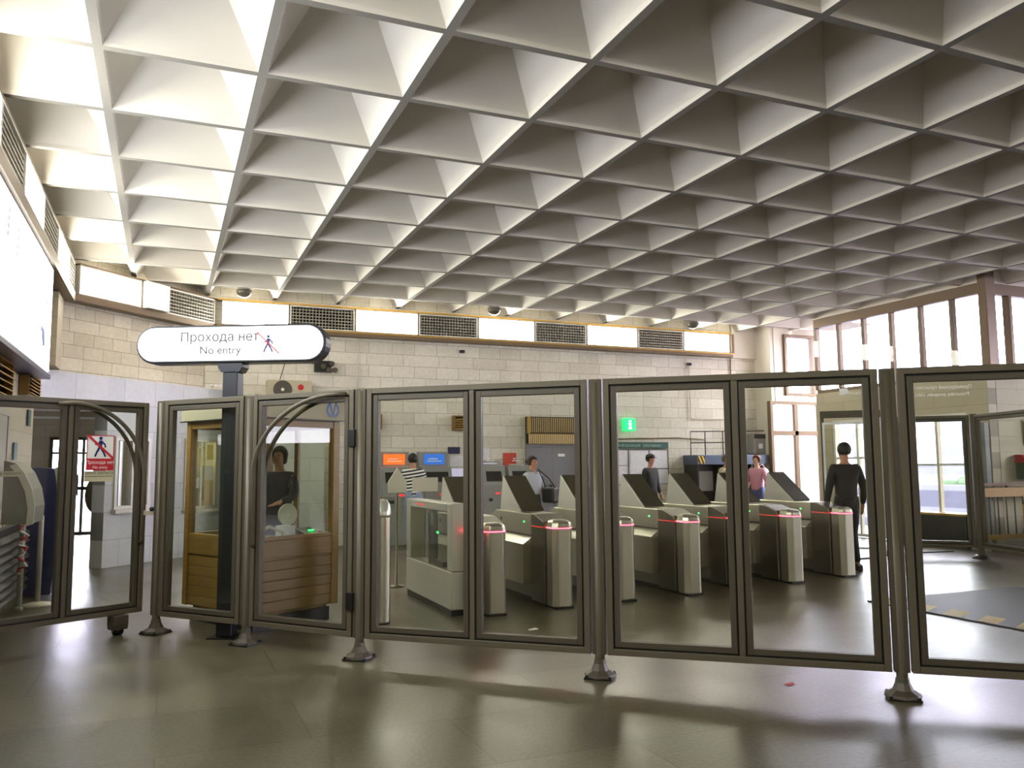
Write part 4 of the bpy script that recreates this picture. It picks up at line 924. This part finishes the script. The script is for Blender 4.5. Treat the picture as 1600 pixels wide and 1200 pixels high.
# mat with yellow dashes
mt = thing('rubber_mat', 'dark rubber floor mat edged with yellow diagonal dashes, right side', 'mat', (7.16, 4.2, 0))
MB().box(0, 2.4, 0, 2.75, 0, .014).build('mat', m_mat, mt)
for k in range(7):
    y = .10 + k * .38
    MB().add([(.03, y, .0155), (.03, y + .20, .0155), (.34, y + .34, .0155), (.34, y + .14, .0155)], [(0, 1, 2, 3)]).build('yellow_dash', m_yellow, mt)
tag(MB().tube([(9.0, 9.7, .012), (9.6, 9.95, .012), (10.4, 10.0, .012), (11.4, 10.3, .012), (12.4, 10.1, .012)], .012, 6).build('floor_cable', m_black), 'black cable lying on the floor toward the open glass door', 'cable')
tag(MB().add([(3.14, 7.06, .003), (3.25, 7.08, .003), (3.24, 7.14, .008), (3.15, 7.12, .003)], [(0, 1, 2, 3)]).build('paper_scrap', m_white), 'small white paper scrap on the floor behind the glass panel', 'litter')
tag(MB().add([(3.98, 4.60, .003), (4.05, 4.60, .003), (4.06, 4.64, .010), (3.99, 4.65, .003)], [(0, 1, 2, 3)]).build('paper_scrap', m_red), 'tiny red scrap on the near floor left of the right post', 'litter')

# ------------------------------------------------------------ outside
struct(MB().box(18.0, 18.3, 8, 20, -.2, 0.95).build('wall_outside_parapet', m_facade))
bl = thing('street_building', 'pale tiled building across the street seen through the far windows', 'building', (30, 6, -.2))
MB().box(0, 6, -10, 30, 0, 4.2).build('facade', m_facade, bl)
for k in range(8):
    for z in (1.6,): MB().box(-.05, -.001, -8 + k * 4.5, -6.2 + k * 4.5, z, z + 1.5).build('window', mat('pale_blue_window', 'C4CAD8', .3) if k == 0 else bpy.data.materials['pale_blue_window'], bl)
kb = thing('street_kiosk', 'pale kiosk with a brown sign panel outside the far window', 'kiosk', (20.5, 13.5, -.2), .2)
MB().box(0, 2.0, 0, 1.6, 0, 2.5).build('body', m_white, kb); MB().box(-.05, -.001, .1, 1.3, 1.6, 2.2).build('sign_panel', mat('brown_panel', '8A7C5C', .6), kb); MB().box(-.4, 2.4, -.4, 2.0, 2.5, 2.62).build('roof', m_lampframe, kb)
for k, (x, y) in enumerate(((19.2, 11.6), (19.4, 15.4))):
    t = thing('shrub', ['low green shrub outside the window, right one', 'low green shrub outside the glass door, left one'][k], 'shrub', (x, y, -.2))
    g = MB(); 
    for q in range(9): g.ball((random.uniform(-.4, .4), random.uniform(-.4, .4), .5 + random.uniform(0, .6)), random.uniform(.25, .38), 8, 6)
    g.build('leaves', m_green_plant, t); MB().lathe([(.04, 0), (.04, .5)], n=8).build('stem', m_bronze, t)

# ------------------------------------------------------------ people
def skin(name, verts, edges, radii, m, parent, sub=1, root=0):
    me = bpy.data.meshes.new(name + '_skel'); me.from_pydata(verts, edges, [])
    o = bpy.data.objects.new(name + '_skel', me); COL.objects.link(o)
    sk = o.modifiers.new('skin', 'SKIN'); sk.use_smooth_shade = True
    for i, v in enumerate(me.skin_vertices[0].data): v.radius = radii[i] if isinstance(radii[i], tuple) else (radii[i], radii[i]); v.use_root = (i == root)
    ss = o.modifiers.new('sub', 'SUBSURF'); ss.levels = sub; ss.render_levels = sub
    bpy.context.view_layer.update()
    m2 = bpy.data.meshes.new_from_object(o.evaluated_get(bpy.context.evaluated_depsgraph_get()))
    bpy.data.objects.remove(o); m2.name = name
    m2.materials.clear(); m2.materials.append(m)
    p = bpy.data.objects.new(name, m2); COL.objects.link(p); p.parent = parent
    return p

m_skin = mat('skin_tone', 'B98466', .55)
m_skin_p = mat('pale_skin_tone', 'CBA288', .55)
def person(label, loc, rz, H=1.68, lean=0.0, headyaw=0.0, arms=None, stride=0.10, top=None, bottom=None, hair=None, hairlen=0.0, skirt_=False, sleeve=1, shoes=None, cap=False, sit=False, bun=False, skinm=None, cape=None):
    """faces local -y; arms = ((elbow_l, wrist_l), (elbow_r, wrist_r)) offsets in a 1.75 m frame"""
    sc = H / 1.75; skn = skinm or m_skin
    t = thing('person', label, 'person', loc, rz)
    def P(x, y, z):   # lean about the hips
        if z > .95: dy = (z - .95); y = y - math.sin(lean) * dy; z = .95 + (z - .95) * math.cos(lean)
        return (x * sc, y * sc, z * sc)
    arms = arms or (((-.25, .02, 1.14), (-.26, -.06, .90)), ((.25, .02, 1.14), (.26, -.06, .90)))
    V = []; R = []; Ed = []
    def j(p, r, par=None, raw=False):
        V.append(p if raw else P(*p)); R.append((r[0] * sc, r[1] * sc) if isinstance(r, tuple) else r * sc)
        if par is not None: Ed.append((par, len(V) - 1))
        return len(V) - 1
    pel = j((0, 0, .95), (.15, .11)); wa = j((0, 0, 1.12), (.125, .095), pel); chs = j((0, 0.005, 1.33), (.155, .105), wa); nk0 = j((0, 0, 1.46), (.075, .06), chs)
    nk = j((0, -.01, 1.52), .052, nk0); hd0 = j((0, -.02, 1.585), (.066, .075), nk); hd1 = j((0, -.015, 1.66), (.076, .090), hd0); hd2 = j((0, -.01, 1.72), (.058, .068), hd1)
    nose = j((0, -.105, 1.635), .013, hd1)
    wr = []
    for s_, (el, wst) in zip((-1, 1), arms):
        sh = j((s_ * .17, 0, 1.41), (.062, .062), chs); e_ = j(el, .042, sh); w_ = j(wst, .027, e_)
        d = (Vector(P(*wst)) - Vector(P(*el))).normalized(); base = Vector(P(*wst))
        pm_ = j(tuple(base + d * .055 * sc), (.036, .020), w_, True); wr.append((w_, pm_))
        side = d.cross(Vector((0, 0, 1))); side = side.normalized() if side.length > .05 else Vector((0, 1, 0))
        if abs(d.z) > .7: side = Vector((0, 1, 0))
        for q, ln in zip((-1.5, -.5, .5, 1.5), (.055, .068, .072, .060)):
            a = base + d * .085 * sc + side * q * .017 * sc; k1 = j(tuple(a), .0095, pm_, True)
            b_ = a + d * ln * .55 * sc + Vector((0, -.006, 0)); k2 = j(tuple(b_), .0085, k1, True)
            j(tuple(b_ + d * ln * .45 * sc + Vector((0, -.016, 0))), .0075, k2, True)
        th0 = j(tuple(base + d * .03 * sc - side * .035 * sc), .011, w_, True); j(tuple(base + d * .07 * sc - side * .052 * sc), .009, th0, True)
    legs = []
    if sit: K = [(( -.10, -.38, .92), (-.10, -.42, .48), (-.10, -.52, .45)), ((.10, -.38, .92), (.10, -.42, .48), (.10, -.52, .45))]
    else: K = [((-.10, -.02 - stride * .4, .50), (-.10, stride * .3 - .0, .09), (-.11, -.13 + stride * .3, .04)), ((.10, -.02 + stride * .2, .50), (.10, .02 - stride, .09), (.12, -.12 - stride, .04))]
    for s_, (kn, an, to) in zip((-1, 1), K):
        hp_ = j((s_ * .09, 0, .90), (.088, .092), pel); k_ = j(kn, .056, hp_); a_ = j(an, .037, k_); j(to, (.036, .028), a_); legs.append((hp_, k_, a_))
    skin('body', V, Ed, R, skn, t, 1)
    # top garment
    def garment(name, idx, grow, m, extra=None, endr=None):
        mp = {i: n_ for n_, i in enumerate(idx)}; vv = [V[i] for i in idx]; rr = [((R[i][0] if isinstance(R[i], tuple) else R[i]) * grow + .008, (R[i][1] if isinstance(R[i], tuple) else R[i]) * grow + .008) for i in idx]
        ee = [(mp[a], mp[b]) for a, b in Ed if a in mp and b in mp]
        return skin(name, vv, ee, rr, m, t, 1)
    i_sh = []; 
    ids = [pel, wa, chs, nk0]
    for (w_, pm_), s_ in zip(wr, (0, 1)):
        par = {b: a for a, b in Ed}; e_ = par[w_]; sh = par[e_]; ids += [sh, e_] + ([w_] if sleeve > 1 else [])
    if top: garment('top_garment', ids + [l[0] for l in legs], 1.16, top)
    if bottom and not skirt_: garment('trousers', [pel, wa] + [x for l in legs for x in l], 1.12, bottom)
    if skirt_:
        g = MB(); n = 18; prof = [(.15, 1.08), (.17, .95), (.20, .75), (.23, .50), (.24, .42)]
        g.lathe([(r * sc, z * sc) for r, z in prof], n=n, oval=.8); g.build('skirt', bottom, t)
    hx, hy, hz = P(0, -.012, 1.66)
    if hair:
        g = MB(); n, m_ = 16, 10; vs = []; fs = []
        g.ball((hx, hy + .016 * sc, hz + .016 * sc), .104 * sc, 16, 12, (.90, 1.0, 1.02))
        # open the face: push front-lower vertices back behind the face
        nv = []
        for (x, y, z) in g.v:
            if y < hy - .035 * sc and z < hz + .055 * sc: y = hy + .02 * sc; x *= .9
            if z < hz - .02 * sc - hairlen * sc: z = max(z, hz - (.06 + hairlen) * sc)
            elif z < hz - .03 * sc: z = z - hairlen * .9
            nv.append((x, y, z))
        g.v = nv
        if bun: g.ball((hx, hy + .13 * sc, hz + .01 * sc), .042 * sc, 10, 8)
        g.build('hair', hair, t)
    if cap:
        MB().lathe([(.098 * sc, hz + .02 * sc), (.104 * sc, hz + .05 * sc), (.10 * sc, hz + .085 * sc), (.05 * sc, hz + .115 * sc)], (hx, hy), n=18).build('cap', m_black, t)
        MB().box(hx - .06 * sc, hx + .06 * sc, hy - .135 * sc, hy - .07 * sc, hz + .02 * sc, hz + .03 * sc).build('cap_peak', m_black, t)
    e_ = MB()
    for s_ in (-1, 1): MB().ball((hx + s_ * .031 * sc, hy - .083 * sc, hz + .0), .010 * sc, 8, 6).build('eye', m_black, t)
    MB().ball((hx, hy - .086 * sc, hz - .055 * sc), .016 * sc, 8, 6, (1.3, .45, .32)).build('mouth', mat('lip', '9A4A44', .5) if 'lip' not in bpy.data.materials else bpy.data.materials['lip'], t)
    for s_ in (-1, 1): MB().ball((hx + s_ * .080 * sc, hy + .01 * sc, hz - .005), .022 * sc, 8, 6, (.4, .8, 1.2)).build('ear', skn, t)
    for (hp_, k_, a_) in legs:
        a = Vector(V[a_]); s2 = MB(); s2.prism([(-.15 * sc, .0), (.075 * sc, .0), (.075 * sc, .075 * sc), (0, .10 * sc), (-.07 * sc, .06 * sc), (-.15 * sc, .03 * sc)], -.042 * sc, .042 * sc)
        zz = a.z - .09 * sc
        s2.build('shoe', shoes or m_black, t, (a.x, a.y, zz), 0, bev=.012)
    return t

hair_b = mat('dark_brown_hair', '241810', .6); hair_r = mat('auburn_hair', '6A3420', .6); hair_k = mat('black_hair', '0E0A08', .6); hair_g = mat('grey_brown_hair', '5A4636', .6)
w1 = person('woman walking in a white blouse with black shoulder bag, before the grey door', (5.80, 12.85, 0), math.radians(-35 + 60), 1.66, top=mat('white_blouse', 'C4C6D0', .8, noise=.08), bottom=mat('grey_skirt', '4A4A52', .8), hair=hair_b, bun=True, skirt_=True, sleeve=1,
            arms=(((-.24, .05, 1.15), (-.26, -.05, .93)), ((.25, -.02, 1.15), (.24, -.20, 1.0))))
bgx = thing('shoulder_bag', 'black shoulder bag at the hip of the woman in white', 'bag', (6.08, 12.72, .88), .4)
MB().box(-.09, .09, -.13, .13, 0, .26).build('bag', m_black, bgx, bev=.03); MB().tube([(0, -.11, .25), (-.10, -.05, .42), (-.25, .06, .57), (-.12, .08, .42), (0, .11, .25)], .012).build('strap', m_black, bgx)
m_str = stripes('black_white_striped_knit', '101010', 'E8E8E4', 17, (0.15, 0.1, 1), .85)
person('person in a black and white striped top bending toward the blue screen machine', (4.28, 14.85, 0), math.radians(170), 1.76, lean=.28, top=m_str, bottom=mat('pale_blue_trousers', '8A94B0', .8), hair=hair_k, sleeve=2, stride=.02,
       arms=(((-.24, -.16, 1.18), (-.20, -.38, 1.10)), ((.24, -.16, 1.18), (.20, -.38, 1.12))))
person('police officer in a dark vest and black cap before the notice board', (9.62, 15.15, 0), math.radians(20), 1.72, top=mat('dark_uniform', '1E2220', .8, noise=.2), bottom=mat('dark_uniform_trousers', '16181A', .8), hair=hair_k, cap=True, sleeve=2, stride=.03)
wr_ = person('woman in a beige cardigan over a red dress near the payphones', (11.50, 15.0, 0), math.radians(10), 1.70, top=mat('beige_cardigan', 'B0A68C', .85), bottom=mat('red_dress', 'C01430', .7), hair=hair_g, skirt_=True, sleeve=2, stride=.02,
       arms=(((-.26, -.05, 1.15), (-.20, -.20, 1.10)), ((.26, -.06, 1.18), (.14, -.22, 1.34))))
MB().lathe([(.10, .98), (.13, 1.10), (.125, 1.25), (.12, 1.33), (.07, 1.40)], (0, -.085), n=16, oval=.75).build('dress_front', bpy.data.materials['red_dress'], wr_)
person('woman with auburn hair in a pink top right of the pane divider', (12.22, 14.85, 0), math.radians(-75), 1.69, top=mat('pink_blouse', 'C890A4', .85), bottom=mat('blue_jeans', '4C5688', .8), hair=hair_r, sleeve=1, stride=.02, hairlen=.03, skinm=m_skin_p)
wb = thing('white_bag', 'white bag on the back of the woman in pink', 'bag', (12.50, 14.92, 1.12), .2)
MB().ball((0, 0, .12), .15, 12, 8, (.8, .6, 1.2)).build('bag', m_white, wb); MB().tube([(-.04, -.05, .26), (-.14, -.05, .38), (-.2, 0, .34)], .01).build('strap', m_white, wb)
person('tall man in dark clothes standing beyond the last turnstile', (9.02, 9.05, 0), math.radians(160), 1.79, top=mat('black_jacket', '161512', .8), bottom=mat('black_trousers', '121110', .8), hair=hair_k, sleeve=2, stride=.12)
person('attendant in dark clothes inside the wooden booth', inb(.84, .80, .15), BA + math.radians(-60), 1.57, top=mat('dark_blue_jacket', '1C2028', .8), bottom=mat('dark_skirt_cloth', '14161C', .8), hair=hair_k, sleeve=2, stride=.02, hairlen=.04,
       arms=(((-.24, -.10, 1.18), (-.18, -.34, 1.10)), ((.24, -.10, 1.18), (.16, -.34, 1.12))))
